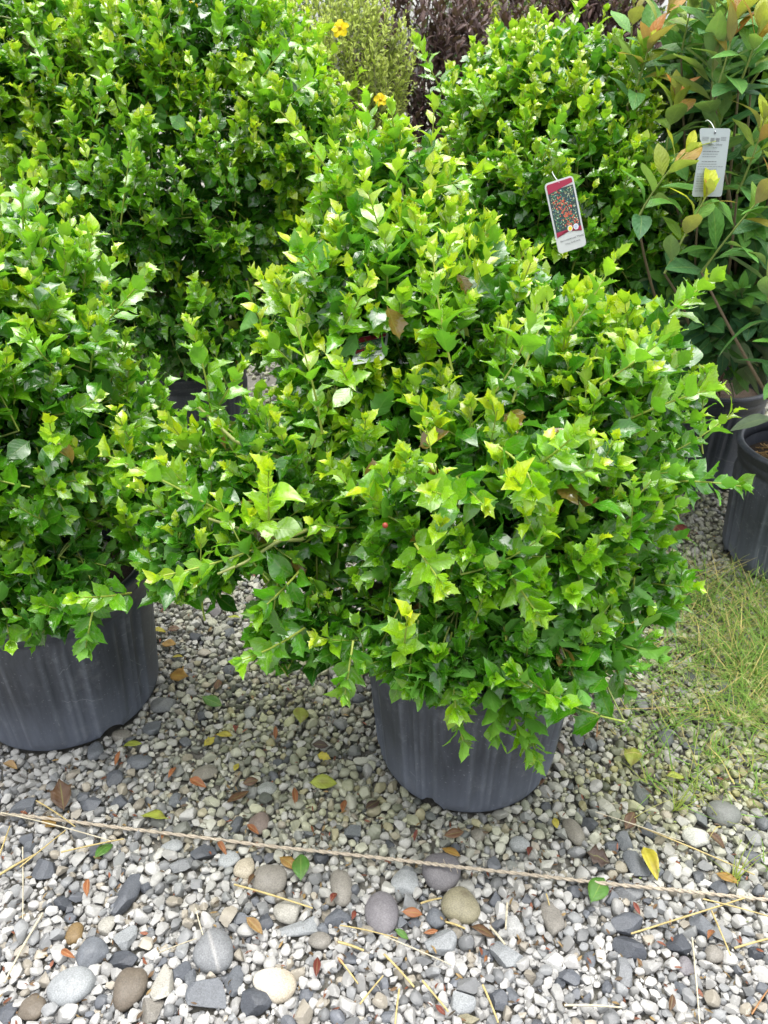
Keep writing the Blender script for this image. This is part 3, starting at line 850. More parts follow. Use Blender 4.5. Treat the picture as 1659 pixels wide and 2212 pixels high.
STRAWS = [('A', 10, 205, 490, 322, 9, 'thin pale yellow straw running just below the twine from the left edge'), ('A', 268, 377, 538, 318, 11, 'golden straw pointing at the greenish fallen leaf near the left'),
 ('A', -10, 482, 158, 378, 17, 'thick golden straw at the left edge, lower half of a crossed pair'), ('A', 90, 440, 285, 270, 10, 'jointed straw rising from the thick golden straw to the twine'),
 ('A', 98, 342, 102, 662, 8, 'pale upright dry stalk near the left edge'), ('A', 182, 625, 22, 935, 15, 'thick yellow straw slanting over white gravel at the lower left'),
 ('A', -5, 395, 45, 258, 11, 'short straw at the left edge just below the twine'), ('A', 1013, 513, 1352, 616, 13, 'yellow straw lying below the smooth taupe pebble'),
 ('A', 1470, 676, 1720, 748, 9, 'whitish dry stem beside the mauve grey cobble'), ('A', 1462, 765, 1572, 797, 18, 'short broad straw stub under the mauve grey cobble'),
 ('A', 1463, 828, 1548, 945, 12, 'short golden straw slanting right of the cream pebble'), ('A', 1555, 1028, 1655, 912, 12, 'golden straw slanting up near the bottom middle'),
 ('A', 688, 797, 852, 748, 8, 'thin drab stalk above the tall pale wedge stone'), ('A', 848, 618, 878, 722, 9, 'short straw in the white gravel left of the long splinter'),
 ('A', 160, 150, 330, 268, 9, 'short yellow straw above the twine at the left'),
 ('B', 0, 738, 292, 852, 9, 'white dry stem below the blue grey block'), ('B', 0, 812, 130, 955, 15, 'thick straw sloping down, upper of two at the bottom centre'),
 ('B', 165, 930, 278, 1058, 15, 'thick straw sloping down, lower of two at the bottom centre'), ('B', 425, 950, 492, 1110, 15, 'straw running off the bottom edge beside the light grey wedge stone'),
 ('B', 66, 958, 48, 1110, 14, 'yellow upright straw at the bottom edge'), ('B', 778, 1031, 1022, 1043, 15, 'horizontal pale straw near the bottom edge'),
 ('B', 1065, 722, 1560, 560, 13, 'long diagonal golden straw on the right below the twine'), ('B', 1378, 570, 1660, 650, 10, 'thin golden straw crossing the long diagonal straw'),
 ('B', 1413, 622, 1492, 822, 12, 'golden straw slanting down from the long diagonal straw'), ('B', 1333, 728, 1362, 1110, 11, 'long upright pale straw at the lower right'),
 ('B', 1510, 787, 1680, 742, 15, 'yellow straw at the right edge beside the round brownish stone'), ('B', 1105, 255, 1600, 462, 10, 'long yellow straw sloping down right of the blue grey granite chunk'),
 ('B', 912, 200, 1295, 325, 6, 'bleached grass stalk lying from the middle pot towards the right'), ('B', 532, 588, 524, 710, 15, 'short upright straw left of the pointed white quartz stone'),
 ('B', 458, 688, 522, 775, 17, 'pale broken straw below the olive tan cobble'), ('B', 1588, 1065, 1680, 930, 11, 'brown straw slanting at the lower right edge'),
 ('B', 158, 590, 248, 560, 14, 'short straw stub left of the olive tan cobble'), ('B', 265, 672, 350, 690, 15, 'short golden straw under the olive tan cobble'), ('B', 700, 545, 715, 590, 10, 'tiny straw tip above the tapered stone'),
 ('D', 880, 868, 1330, 838, 6, 'thin dry stem lying under the right hand leaves'), ('D', 925, 838, 918, 975, 9, 'reddish dry stem standing in gravel beside the middle pot')]

def build_straws():
    r = np.random.default_rng(4)
    for q, x0, y0, x1, y1, wd, label in STRAWS:
        ox, oy = QO[q]
        a, b = surf(ox+x0/2, oy+y0/2, .020), surf(ox+x1/2, oy+y1/2, .020)
        a[2] += r.uniform(-.004, .010); b[2] += r.uniform(-.004, .010)
        L = np.linalg.norm(b-a)
        n = 12
        P = bez(a, b, np.append(r.normal(0, .012, 2)*L, .004), n)
        rad = wd/2*depth(a)/FPX/2*.62
        R = np.full(n, rad)*np.linspace(1.05, .85, n)
        if L > .1: R[5] *= 1.25
        acc = Acc()
        V, F = tube_geo(P, R, 8)
        base = np.array([.42, .33, .135]) if 'white' not in label and 'pale' not in label and 'bleached' not in label else np.array([.48, .43, .31])
        if 'reddish' in label or 'brown straw' in label: base = np.array([.30, .15, .06])
        if 'drab' in label: base = np.array([.36, .32, .22])
        cc = np.repeat(base*r.uniform(.8, 1.15, (n, 1)), 8, 0)
        acc.add(V, F, cc)
        for e, s_ in ((0, 1), (n-1, -1)):                            # end caps, painted darker for the shade inside the hollow
            c0 = P[e]; ring = V[e*8:e*8+8]
            acc.add(np.concatenate([[c0], ring]), [(0, 1+k, 1+(k+1) % 8) for k in range(8)], base*.5)
        loc = (a+b)/2
        tag(acc.build('straw', M['straw'], loc=loc), label, 'straw')

# (quadrant, x, y, length in half pixels, direction deg (0 = right, 90 = up in photo), type, colour, label)
FC = {'green': (.10, .26, .04), 'yellow': (.52, .46, .05), 'lime': (.36, .42, .06), 'brown': (.14, .075, .04), 'dark': (.075, .048, .035), 'orange': (.34, .13, .05), 'tan': (.46, .29, .12), 'ochre': (.36, .21, .045), 'red': (.22, .05, .035)}
FALLEN = [('A', 1300, 492, 118, 90, 'oval', 'green', 'fresh green leaf lying upright on gravel below the twine'), ('A', 608, 205, 118, -5, 'holly', 'lime', 'yellow green spiny leaf lying just above the twine'),
 ('A', 275, 182, 112, 95, 'holly', 'brown', 'brown and tan spiny leaf at the left above the twine'), ('A', 410, 400, 110, 48, 'oval', 'green', 'dull green leaf beside the tip of a golden straw'),
 ('A', 1062, 640, 105, -48, 'curl', 'tan', 'tan curled leaf above the large grey cobble with streak'), ('A', 1205, 385, 85, -30, 'oval', 'ochre', 'ochre brown leaf behind the fresh green leaf'),
 ('A', 1332, 62, 118, -3, 'oval', 'lime', 'pale yellow oval leaf left of the middle pot'), ('A', 975, 150, 110, 25, 'oval', 'brown', 'large brown leaf on gravel left of the middle pot'),
 ('A', 1045, 65, 70, 10, 'oval', 'brown', 'brown leaf just above the large brown leaf'), ('A', 725, 45, 62, 55, 'curl', 'orange', 'orange curled leaf right of the left pot'),
 ('A', 815, 45, 78, -28, 'curl', 'orange', 'thin orange strip of leaf above the twine near the middle'), ('A', 1278, 160, 72, 95, 'curl', 'orange', 'upright orange leaf curl left of the middle pot'),
 ('A', 1480, 195, 62, 80, 'curl', 'orange', 'forked orange leaf scrap under the middle pot'), ('A', 1065, 240, 66, -40, 'curl', 'orange', 'orange leaf curl on the reddish granite lump'),
 ('A', 940, 318, 62, -55, 'curl', 'orange', 'orange leaf curl just below the twine'), ('A', 375, 555, 72, 85, 'curl', 'orange', 'orange leaf curl left of the tall narrow slate'),
 ('A', 262, 785, 62, -35, 'curl', 'orange', 'rusty leaf curl under the ochre pebble'), ('A', 1070, 515, 70, 60, 'curl', 'brown', 'rusty brown leaf scrap beside the smooth taupe pebble'),
 ('A', 1365, 905, 88, 85, 'curl', 'red', 'dark red leaf curl right of the cream pebble'), ('A', 1575, 180, 78, 35, 'oval', 'dark', 'dark brown leaf at the foot of the middle pot'),
 ('A', 1010, 12, 40, 60, 'oval', 'yellow', 'small yellow leaf left of the pale oval leaf'), ('A', 1430, 590, 62, 70, 'curl', 'red', 'red brown leaf scrap right of the upright oblong pebble'), ('A', 180, 210, 70, -35, 'oval', 'ochre', 'golden brown leaf scrap above the twine at the left'),
 ('A', 700, 315, 34, 80, 'curl', 'orange', 'tiny orange leaf scrap on the twine'), ('A', 1520, 660, 50, 70, 'curl', 'red', 'rusty scrap left of the mauve grey cobble'),
 ('B', 890, 590, 135, 62, 'oval', 'green', 'long fresh green leaf leaning on the twine'), ('B', 1118, 335, 150, -68, 'curl', 'yellow', 'curled yellow leaf right of the blue grey granite chunk'),
 ('B', 870, 372, 110, -15, 'maple', 'dark', 'dark brown dry lobed leaf above the twine'), ('B', 75, 622, 88, -5, 'oval', 'orange', 'bright orange leaf left of the olive tan cobble'),
 ('B', 370, 690, 112, -12, 'oval', 'brown', 'brown pointed leaf under the olive tan cobble'), ('B', 168, 712, 66, 10, 'curl', 'orange', 'orange dry leaf scrap above the blue grey block'),
 ('B', 45, 700, 68, -30, 'oval', 'green', 'small green leaf on the white stem left of the blue grey block'), ('B', 735, 212, 44, -75, 'oval', 'yellow', 'small round yellow leaf beside the smooth oblong pebble'),
 ('B', 1040, 265, 80, 55, 'oval', 'brown', 'brown leaf left of the stone under the long straw'), ('B', 1430, 450, 110, -25, 'oval', 'ochre', 'pale brown lobed leaf at the right by the grass'),
 ('B', 622, 390, 60, 80, 'curl', 'red', 'red leaf scrap right of the lavender white stone'), ('B', 255, 290, 90, 10, 'oval', 'brown', 'dull brown leaf in front of the middle pot'),
 ('B', 245, 345, 88, -18, 'oval', 'ochre', 'mustard leaf behind the cobble on the twine'), ('B', 1075, 575, 60, -60, 'curl', 'red', 'dark red leaf scrap right of the long green leaf'), ('B', 130, 315, 46, 70, 'curl', 'red', 'small red leaf scrap left of the dull brown leaf'),
 ('B', 1395, 745, 60, 60, 'curl', 'orange', 'peach coloured leaf scrap on the upright charcoal grey stone'), ('B', 220, 1020, 62, -45, 'curl', 'red', 'dark red leaf scrap at the bottom edge'), ('B', 432, 845, 45, 70, 'curl', 'orange', 'rusty leaf curl left of the long grey slab'),
 ('B', 670, 80, 55, 80, 'oval', 'brown', 'brown leaf leaning on the right side of the middle pot'), ('B', 1235, 1050, 70, 80, 'curl', 'brown', 'brown leaf scrap at the lower right bottom'), ('B', 1390, 280, 100, -35, 'curl', 'brown', 'brown leaf sliver below the grey cobble at the grass'),
 ('C', 930, 960, 72, 0, 'oval', 'yellow', 'broad pale yellow leaf between the two front pots'), ('C', 880, 1010, 62, 40, 'holly', 'yellow', 'bright yellow spiny leaf between the two front pots'),
 ('C', 528, 1010, 82, 10, 'oval', 'lime', 'yellow green leaf below the left pot'), ('C', 1370, 1045, 60, -20, 'holly', 'yellow', 'lemon yellow leaf left of the middle pot'), ('C', 728, 700, 92, -15, 'holly', 'ochre', 'mustard spiny leaf right of the left pot'),
 ('C', 740, 628, 50, 10, 'oval', 'yellow', 'yellow leaf with brown edge right of the left pot'), ('C', 695, 565, 65, -10, 'oval', 'ochre', 'dull yellow leaf beside the left pot edge'), ('C', 655, 515, 60, 5, 'oval', 'yellow', 'bright ochre yellow leaf touching the left pot'),
 ('C', 1300, 930, 95, 88, 'oval', 'lime', 'faded pale leaf standing between the two front pots'), ('C', 495, 1095, 62, 65, 'curl', 'orange', 'orange red leaf strip below the left pot'), ('C', 1190, 982, 48, 88, 'curl', 'orange', 'orange red leaf strip between the two front pots'),
 ('C', 1018, 960, 45, 85, 'curl', 'red', 'red leaf strip right of the broad pale yellow leaf'), ('C', 1345, 1000, 72, -10, 'oval', 'dark', 'dark brown leaf above the lemon yellow leaf'), ('C', 935, 770, 50, 80, 'oval', 'brown', 'brown leaf beside a dark green scrap in the gravel'),
 ('C', 870, 800, 90, -20, 'oval', 'green', 'dark green torn leaf between the two front pots'), ('C', 980, 452, 56, 0, 'oval', 'lime', 'pale green round leaf under the long side shoot'), ('C', 720, 505, 55, 0, 'oval', 'brown', 'pinkish brown leaf near the left pot'), ('C', 10, 1080, 70, -25, 'curl', 'tan', 'cream curled leaf at the left edge below the left pot'),
 ('D', 1065, 1106, 95, 80, 'holly', 'lime', 'olive yellow spiny leaf upright on gravel right of the middle pot'), ('D', 1215, 1140, 80, 0, 'oval', 'lime', 'flat yellow leaf under the small grass tuft'), ('D', 1230, 40, 110, -45, 'oval', 'red', 'pinkish brown dead leaf at the right behind the middle bush'),
 ('D', 745, 985, 62, -60, 'oval', 'dark', 'dark dead leaf right of the middle pot foot')]

def build_fallen():
    r = np.random.default_rng(9)
    for q, x, y, Lp, deg, typ, col, label in FALLEN:
        ox, oy = QO[q]
        p = surf(ox+x/2, oy+y/2, .019)
        a = math.radians(deg)
        p2 = surf(ox+x/2+math.cos(a)*Lp/2, oy+y/2-math.sin(a)*Lp/2, .019)
        d = p2-p; L = np.linalg.norm(d)*1.03
        d = nrm(d); d[2] += r.uniform(-.05, .25); d = nrm(d)
        n = nrm(np.array([r.normal(0, .22), r.normal(-.15, .22), 1.0])); n = nrm(n-d*np.dot(n, d)); s = np.cross(d, n)
        if typ == 'holly': V, F, U = holly_proto(r, 5); V = V*np.array([1.05, 1, .8])
        elif typ == 'oval': V, F, U = oval_proto(r, r.uniform(.22, .30), 5, arch=(0, .5), fold=(0, .35))
        elif typ == 'curl': V, F, U = oval_proto(r, r.uniform(.13, .2), 5, fold=(.9, 1.8), arch=(-.3, .9))
        else:
            V, F, U = oval_proto(r, .42, 5, fold=(.1, .3)); lob = 1+.35*np.cos(V[:, 1]*18); V[:, 0] *= lob; V[:, 2] += .05*np.sin(V[:, 1]*14+V[:, 0]*9)
        W = L*(V[:, :1]*s+V[:, 1:2]*d+V[:, 2:]*n)
        c = np.array(FC[col])*r.uniform(.6, .9)
        cc = np.tile(c, (len(V), 1))
        blot = np.clip(np.sin(V[:, 0]*14+r.uniform(0, 6))*np.sin(V[:, 1]*7+r.uniform(0, 6)), 0, 1)[:, None]*(.55 if col in ('ochre', 'lime', 'yellow', 'brown') else .2)
        cc = cc*(1-blot)+np.array([.16, .09, .04])*blot
        acc = Acc(); acc.add(W, F, cc, U)
        zmin = W[:, 2].min()
        o = acc.build('fallen_leaf', M['dry'])
        o.location = (p[0], p[1], .017-zmin*.6)
        md = o.modifiers.new('thickness', 'SOLIDIFY'); md.thickness = .0005
        tag(o, label, 'leaf')

# ------------------------------------------------------------------ holly bushes
def limb_set(r, base, blobs, n, acc_tubes, parent, r0=.012, col=(.17, .17, .075)):
    """Woody limbs from the pot up into the crown, each a part of its own; returns sample points for twigs to spring from."""
    pts = []
    for k in range(n):
        c, R = np.array(blobs[k % len(blobs)][0]), np.array(blobs[k % len(blobs)][1])
        u = nrm(r.normal(0, 1, 3)+np.array([0, -.2, .5]))
        e = c+R*u*r.uniform(.45, .75)
        b = np.array(base)+np.append(r.normal(0, .02, 2), 0)
        P = bez(b, e, np.array([(e-b)[0]*-.1, (e-b)[1]*-.1, .10])+r.normal(0, .03, 3), 9)
        P[1:-1] += r.normal(0, .006, (7, 3))
        a = Acc(); V, F = tube_geo(P, np.linspace(r0, r0*.32, 9)*r.uniform(.7, 1.1), 7); a.add(V, F, np.array(col)*r.uniform(.8, 1.2))
        rebase(a.build('branch', M['bark']), parent)
        pts.append(P[2:])
    return np.concatenate(pts)

def grow_holly(root, seed, base, blobs, n_shoots, protos, leafL=.056, nl=(8, 13), bright=.5, limbs=8, avoid=None, interior=.25, back=.35, zmin=.2, zlo=.3, zhi=1.2, drop_n=0, name='foliage'):
    r = np.random.default_rng(seed)
    lp = limb_set(r, base, blobs, limbs, None, root)
    lv, tubes = Leaves(), []
    for c, p, nn, f in blob_points(r, blobs, n_shoots, zmin=zmin, avoid=avoid, back=back):
        outer = f > .80
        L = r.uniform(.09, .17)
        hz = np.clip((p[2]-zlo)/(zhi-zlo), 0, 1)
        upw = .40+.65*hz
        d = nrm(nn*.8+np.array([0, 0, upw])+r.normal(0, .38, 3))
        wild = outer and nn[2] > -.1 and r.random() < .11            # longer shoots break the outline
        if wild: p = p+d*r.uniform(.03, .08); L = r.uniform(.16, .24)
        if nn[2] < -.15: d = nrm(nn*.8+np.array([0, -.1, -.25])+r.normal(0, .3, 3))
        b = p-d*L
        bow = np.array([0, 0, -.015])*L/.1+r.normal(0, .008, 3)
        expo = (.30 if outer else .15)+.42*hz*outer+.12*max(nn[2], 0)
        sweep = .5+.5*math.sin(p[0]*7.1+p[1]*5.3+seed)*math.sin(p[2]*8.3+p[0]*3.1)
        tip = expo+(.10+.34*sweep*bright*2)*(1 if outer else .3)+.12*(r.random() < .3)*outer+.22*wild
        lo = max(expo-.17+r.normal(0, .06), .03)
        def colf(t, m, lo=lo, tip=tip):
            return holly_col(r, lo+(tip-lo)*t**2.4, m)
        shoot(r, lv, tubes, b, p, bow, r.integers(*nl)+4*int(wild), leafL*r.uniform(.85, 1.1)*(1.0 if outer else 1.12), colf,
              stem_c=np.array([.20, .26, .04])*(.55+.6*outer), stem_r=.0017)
        if r.random() < .45:                                        # the twig's way back to a limb
            j = np.argmin(np.sum((lp-b)**2, 1)+r.random(len(lp))*.01)
            tubes.append((bez(lp[j], b, np.array([0, 0, .02])+r.normal(0, .015, 3), 6), np.linspace(.0032, .0018, 6), np.array([.15, .19, .045])))
    # old leaves deep inside, a few yellowed or brown ones
    n_in = int(n_shoots*interior*8)
    B = blobs
    wv = np.array([b[1][0]*b[1][1]*b[1][2] for b in B]); wv /= wv.sum()
    k = r.choice(len(B), n_in, p=wv)
    u = nrm(r.normal(0, 1, (n_in, 3)))*(r.uniform(.35, .82, n_in)**.6)[:, None]
    o = np.array([B[i][0] for i in k])+np.array([B[i][1] for i in k])*u
    o = o[o[:, 2] > zmin]
    if avoid is not None: o = o[~np.array([avoid(q) for q in o])]
    m = len(o)
    d = nrm(r.normal(0, 1, (m, 3))+np.array([0, -.2, 0]))
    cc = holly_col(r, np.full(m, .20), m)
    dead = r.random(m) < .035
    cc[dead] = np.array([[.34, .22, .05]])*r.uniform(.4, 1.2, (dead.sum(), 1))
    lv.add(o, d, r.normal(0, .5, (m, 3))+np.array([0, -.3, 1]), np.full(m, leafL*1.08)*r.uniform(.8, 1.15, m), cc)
    acc = Acc()
    W = bake_leaves(acc, lv, protos, r, wvar=(1.0, 1.35))
    tw = Acc(); tubes_to(tw, tubes, 0)
    rebase(acc.build(name, M['holly']), root)
    rebase(tw.build('twig', M['stem']), root)
    return r, W

def hero_shoot(root, r, p0, p1, bow, nleaf, leafL, lo, tip, up=.5, stem_r=.0019, t0=.04, tip_size=.65):
    lv, tubes = Leaves(), []
    p0 = np.asarray(p0)+np.array([0, .055, -.03])
    shoot(r, lv, tubes, p0, p1, bow, int(nleaf*1.5)+1, leafL*.98, lambda t, m: holly_col(r, lo+(tip-lo)*t**1.4, m), up=up, stem_r=stem_r, stem_c=np.array([.27, .33, .05]), t0=t0, size_tip=tip_size)
    acc = Acc(); W = bake_leaves(acc, lv, HOLLY5, r, wvar=(1.0, 1.3)); tubes_to(acc, tubes, 1, 6)
    rebase(acc.build('shoot', [M['holly'], M['stem']]), root)
    return W

def drops_on(r, Wl, n, root):
    """Rain drops sitting on upward facing leaves."""
    bs, bf = cube_sphere(2)
    acc = Acc(); cand = []
    for W, nn, U in Wl:
        mid = np.nonzero((np.abs(U[:, 0]-.5) < .3) & (U[:, 1] > .2) & (U[:, 1] < .9))[0]
        vis = np.nonzero((nn[:, 2] > .25) & (np.sum(nn*nrm(CAMP-W[:, 5]), 1) > .2))[0]
        for q in vis: cand.append((W, nn, mid, q))
    for i in r.integers(0, len(cand), n):
        W, nn, mid, q = cand[i]
        for v in r.choice(mid, r.integers(1, 4)):
            p = W[q, v]; z = nn[q]; rad = r.uniform(.0011, .0026) if r.random() < .85 else r.uniform(.0026, .0042)
            x = nrm(np.cross(z, [.3, .5, .2])); y = np.cross(z, x)
            S = bs*np.array([rad*r.uniform(.9, 1.3), rad*r.uniform(.8, 1.1), rad*.55])
            acc.add(p+z*rad*.25+S[:, :1]*x+S[:, 1:2]*y+S[:, 2:]*z, bf)
    o = acc.build('water_drops', M['water'])
    rebase(o, root)
    o['kind'] = 'stuff'

def pot_avoid(key, extra=.01):
    X, Y_, r0, r1, h = POTS[key]
    return lambda p: p[2] < h+.0 and (p[0]-X)**2+(p[1]-Y_)**2 < (r1+extra)**2

def potted(key, name, label, cat, seed, rot=0.0, soil='soil', soil_z=.84, group=None):
    X, Y_, r0, r1, h = POTS[key]
    root = thing(name, label, cat, (X, Y_, 0), group)
    add_pot(root, r0, r1, h, rot, seed=seed, soil=soil, soil_z=soil_z)
    return root

MAIN_BLOBS = [((.22, 1.42, .68), (.39, .40, .29), 1.0), ((.04, 1.60, .93), (.31, .28, .27), 1.0), ((.00, 1.74, 1.16), (.16, .16, .16), 1.0), ((-.22, 1.38, .67), (.20, .2, .19), .9),
              ((.43, 1.48, .83), (.21, .25, .20), 1.0), ((.22, 1.13, .50), (.29, .18, .12), 1.0), ((-.14, 1.20, .47), (.13, .12, .08), .6), ((.45, 1.28, .53), (.14, .17, .11), .8), ((-.36, 1.28, .60), (.12, .15, .10), .9), ((.30, 1.56, .88), (.22, .2, .18), .9)]
LEFT_BLOBS = [((-.88, 1.56, .74), (.40, .40, .36), 1.0), ((-.86, 1.74, .98), (.27, .26, .22), 1.0), ((-.80, 1.32, .50), (.27, .20, .13), 1.0), ((-.50, 1.50, .62), (.13, .18, .14), .6)]
BL_BLOBS = [((-1.22, 2.95, 1.38), (.38, .38, .36), .9), ((-.74, 2.88, 1.02), (.60, .48, .50), 1.0), ((-.66, 3.00, 1.42), (.48, .40, .32), 1.0), ((-.30, 2.80, 1.22), (.21, .3, .27), .9), ((-.66, 2.72, .64), (.46, .35, .22), .9)]
BR_BLOBS = [((.56, 2.68, 1.00), (.43, .44, .42), 1.0), ((.52, 2.82, 1.32), (.36, .34, .22), 1.0), ((.62, 2.6, .66), (.36, .34, .2), .8)]

def build_hollies():
    # the middle bush
    root = potted('main', 'potted_holly', 'big wet glossy holly bush in a black pot, the middle plant standing nearest the twine', 'potted plant', 1, rot=.807)
    r, W = grow_holly(root, 101, (.191, 1.302, .33), MAIN_BLOBS, 1230, HOLLY5, leafL=.055, limbs=10, avoid=pot_avoid('main', .004), zlo=.4, zhi=1.2, zmin=.27, bright=.5)
    H = [  # base px, py, Y; tip px, py, Y; bow(x,z); leaves; size; old age; tip age
        (745, 420, 1.62, 603, 238, 1.56, (.02, .01), 9, .050, .62, .98), (690, 930, 1.22, 622, 660, 1.28, (.015, 0), 9, .048, .55, .98),
        (985, 790, 1.24, 935, 545, 1.36, (-.01, 0), 10, .056, .60, 1.0), (1060, 860, 1.18, 1165, 640, 1.27, (.02, -.02), 10, .058, .55, .95),
        (1120, 860, 1.17, 1185, 650, 1.33, (.0, .01), 6, .050, .60, .98), (590, 1170, 1.15, 345, 1245, 1.08, (0, -.01), 8, .058, .50, .98),
        (560, 1170, 1.20, 235, 985, 1.20, (0, .03), 12, .056, .50, .90), (530, 960, 1.30, 425, 880, 1.34, (0, .01), 5, .050, .40, .6),
        (440, 900, 1.33, 405, 690, 1.38, (.02, 0), 11, .054, .45, .98), (440, 890, 1.34, 520, 790, 1.36, (0, -.01), 7, .05, .45, .92),
        (650, 1370, 1.06, 525, 1425, .99, (0, -.005), 7, .060, .40, .70), (980, 1430, 1.00, 985, 1530, .97, (0, -.01), 7, .058, .42, .82),
        (1075, 1480, 1.02, 1140, 1625, .99, (.01, 0), 11, .056, .40, .85),  (960, 1430, 1.0, 1000, 1600, .98, (0, 0), 9, .056, .4, .75), (1130, 1490, 1.02, 1160, 1640, 1.0, (0, 0), 9, .056, .4, .8), (1060, 1440, .99, 1070, 1590, .98, (0, 0), 9, .056, .35, .7),
        (1440, 1040, 1.22, 1600, 1050, 1.20, (0, .015), 9, .058, .30, .60), (1430, 700, 1.36, 1540, 600, 1.38, (0, .01), 10, .055, .62, 1.0),
        (1380, 900, 1.22, 1540, 840, 1.22, (0, .015), 9, .060, .55, .92), (1260, 1380, 1.06, 1420, 1420, 1.06, (.01, .01), 9, .060, .30, .55),
        (1330, 1420, 1.12, 1355, 1490, 1.08, (0, 0), 5, .055, .3, .55), (900, 1180, 1.03, 955, 1260, .97, (0, 0), 7, .056, .55, .95),
        (870, 1440, 1.0, 880, 1330, .96, (0, -.01), 7, .052, .60, .98), (570, 1150, 1.12, 580, 1020, 1.10, (0, 0), 7, .066, .70, 1.0),
        (830, 700, 1.42, 795, 560, 1.46, (0, 0), 8, .052, .5, .8), (880, 380, 1.62, 1040, 370, 1.58, (0, -.02), 9, .050, .55, .9),
        (790, 360, 1.66, 790, 205, 1.72, (.01, 0), 9, .048, .6, 1.0), (700, 590, 1.44, 650, 545, 1.40, (0, .01), 7, .058, .3, .5), (860, 320, 1.66, 845, 230, 1.68, (0, 0), 7, .048, .6, 1.0),
        (1250, 700, 1.3, 1330, 560, 1.4, (0, 0), 8, .05, .6, .98), (1320, 820, 1.2, 1450, 720, 1.25, (0, 0), 8, .056, .55, .9), (1110, 1240, 1.0, 1165, 1330, .96, (0, 0), 8, .058, .5, .9),
        (760, 830, 1.2, 735, 790, 1.16, (0, 0), 6, .052, .6, 1.0), (1000, 1090, 1.05, 930, 1060, 1.0, (0, .01), 7, .056, .5, .92), (1180, 1000, 1.08, 1240, 940, 1.07, (0, 0), 7, .056, .5, .9),
        (1090, 960, 1.10, 1150, 1060, 1.04, (.03, 0), 9, .056, .45, .85), (640, 1240, 1.1, 560, 1320, 1.04, (0, 0), 7, .056, .35, .6), (760, 1400, 1.02, 745, 1500, .99, (0, 0), 7, .052, .4, .75)]
    WW = list(W)
    for (ax, ay, aY, bx, by, bY, bw, nl, sz, lo, tp) in H:
        WW += hero_shoot(root, r, at(ax, ay, aY), at(bx, by, bY), (bw[0], -.01, bw[1]), nl, sz, lo, tp)
    # arching bare side limbs on the left
    for pts, rad in ((((680, 1010, 1.36), (590, 985, 1.30), (510, 955, 1.30), (430, 880, 1.34)), .0042), (((760, 1120, 1.30), (640, 1170, 1.22), (540, 1150, 1.20), (450, 1120, 1.2)), .0036), (((700, 1130, 1.25), (600, 1170, 1.18), (530, 1215, 1.14), (470, 1240, 1.12)), .0034)):
        P = np.array([at(*q) for q in pts]); t = np.linspace(0, 3, 14)
        P = np.stack([np.interp(t, range(4), P[:, i]) for i in range(3)], 1)
        P = np.concatenate([[(.12, 1.38, .40)], P]); a = Acc(); V, F = tube_geo(P, np.linspace(rad*1.3, rad*.7, len(P)), 7); a.add(V, F, (.22, .25, .07))
        rebase(a.build('branch', M['stem']), root)
    drops_on(r, WW, 900, root)
    # a single red berry in the middle of the bush
    V, F = cube_sphere(5); a = Acc(); a.add(V*.0045+at(832, 1135, 1.0), F, (.22, .03, .012)); rebase(a.build('berry', M['stem']), root)

    root = potted('left', 'potted_holly', 'holly bush in a ribbed black pot cut off by the left edge', 'potted plant', 2, rot=.458)
    r, W = grow_holly(root, 102, (-.805, 1.493, .35), LEFT_BLOBS, 760, HOLLY5, leafL=.054, limbs=8, avoid=pot_avoid('left', .004), zlo=.45, zhi=1.2, zmin=.30, bright=.42)
    for (ax, ay, aY, bx, by, bY, bw, nl, sz, lo, tp) in [(260, 1290, 1.2, 165, 1290, 1.12, (0, 0), 7, .056, .4, .9), (180, 1300, 1.16, 185, 1400, 1.12, (0, 0), 7, .052, .3, .6), (60, 700, 1.5, 130, 640, 1.52, (0, 0), 8, .056, .6, .95),
                                                         (150, 640, 1.62, 200, 500, 1.66, (0, 0), 9, .052, .6, .9), (20, 500, 1.6, 50, 370, 1.62, (0, 0), 9, .052, .6, .85), (190, 700, 1.5, 320, 590, 1.55, (0, 0), 9, .055, .5, .85)]:
        W += hero_shoot(root, r, at(ax, ay, aY), at(bx, by, bY), (bw[0], -.01, bw[1]), nl, sz, lo, tp)
    drops_on(r, W, 110, root)

    root = potted('backleft', 'potted_holly', 'tallest holly bush, behind the left pot and reaching the top edge', 'potted plant', 3, rot=1.0)
    r, W = grow_holly(root, 103, (-.78, 2.95, .35), BL_BLOBS, 1380, HOLLY3, leafL=.056, limbs=12, avoid=pot_avoid('backleft'), zlo=.5, zhi=1.35, zmin=.42, bright=.55, back=.2)
    for (ax, ay, aY, bx, by, bY) in [(245, 470, 2.35, 285, 300, 2.38), (100, 160, 2.6, 60, 60, 2.6), (560, 140, 2.6, 650, 60, 2.6), (600, 200, 2.55, 690, 160, 2.5), (300, 120, 2.6, 270, 20, 2.6), (190, 240, 2.45, 235, 150, 2.5), (430, 660, 2.4, 420, 610, 2.36)]:
        hero_shoot(root, r, at(ax, ay, aY), at(bx, by, bY), (0, -.01, 0), 9, .06, .45, .85)

    root = potted('backright', 'potted_holly', 'rounded holly bush with a picture tag, behind the middle bush', 'potted plant', 4, rot=.2)
    r, W = grow_holly(root, 104, (.58, 2.85, .33), BR_BLOBS, 900, HOLLY3, leafL=.054, limbs=9, avoid=pot_avoid('backright'), zlo=.75, zhi=1.4, zmin=.42, bright=.65, back=.2)
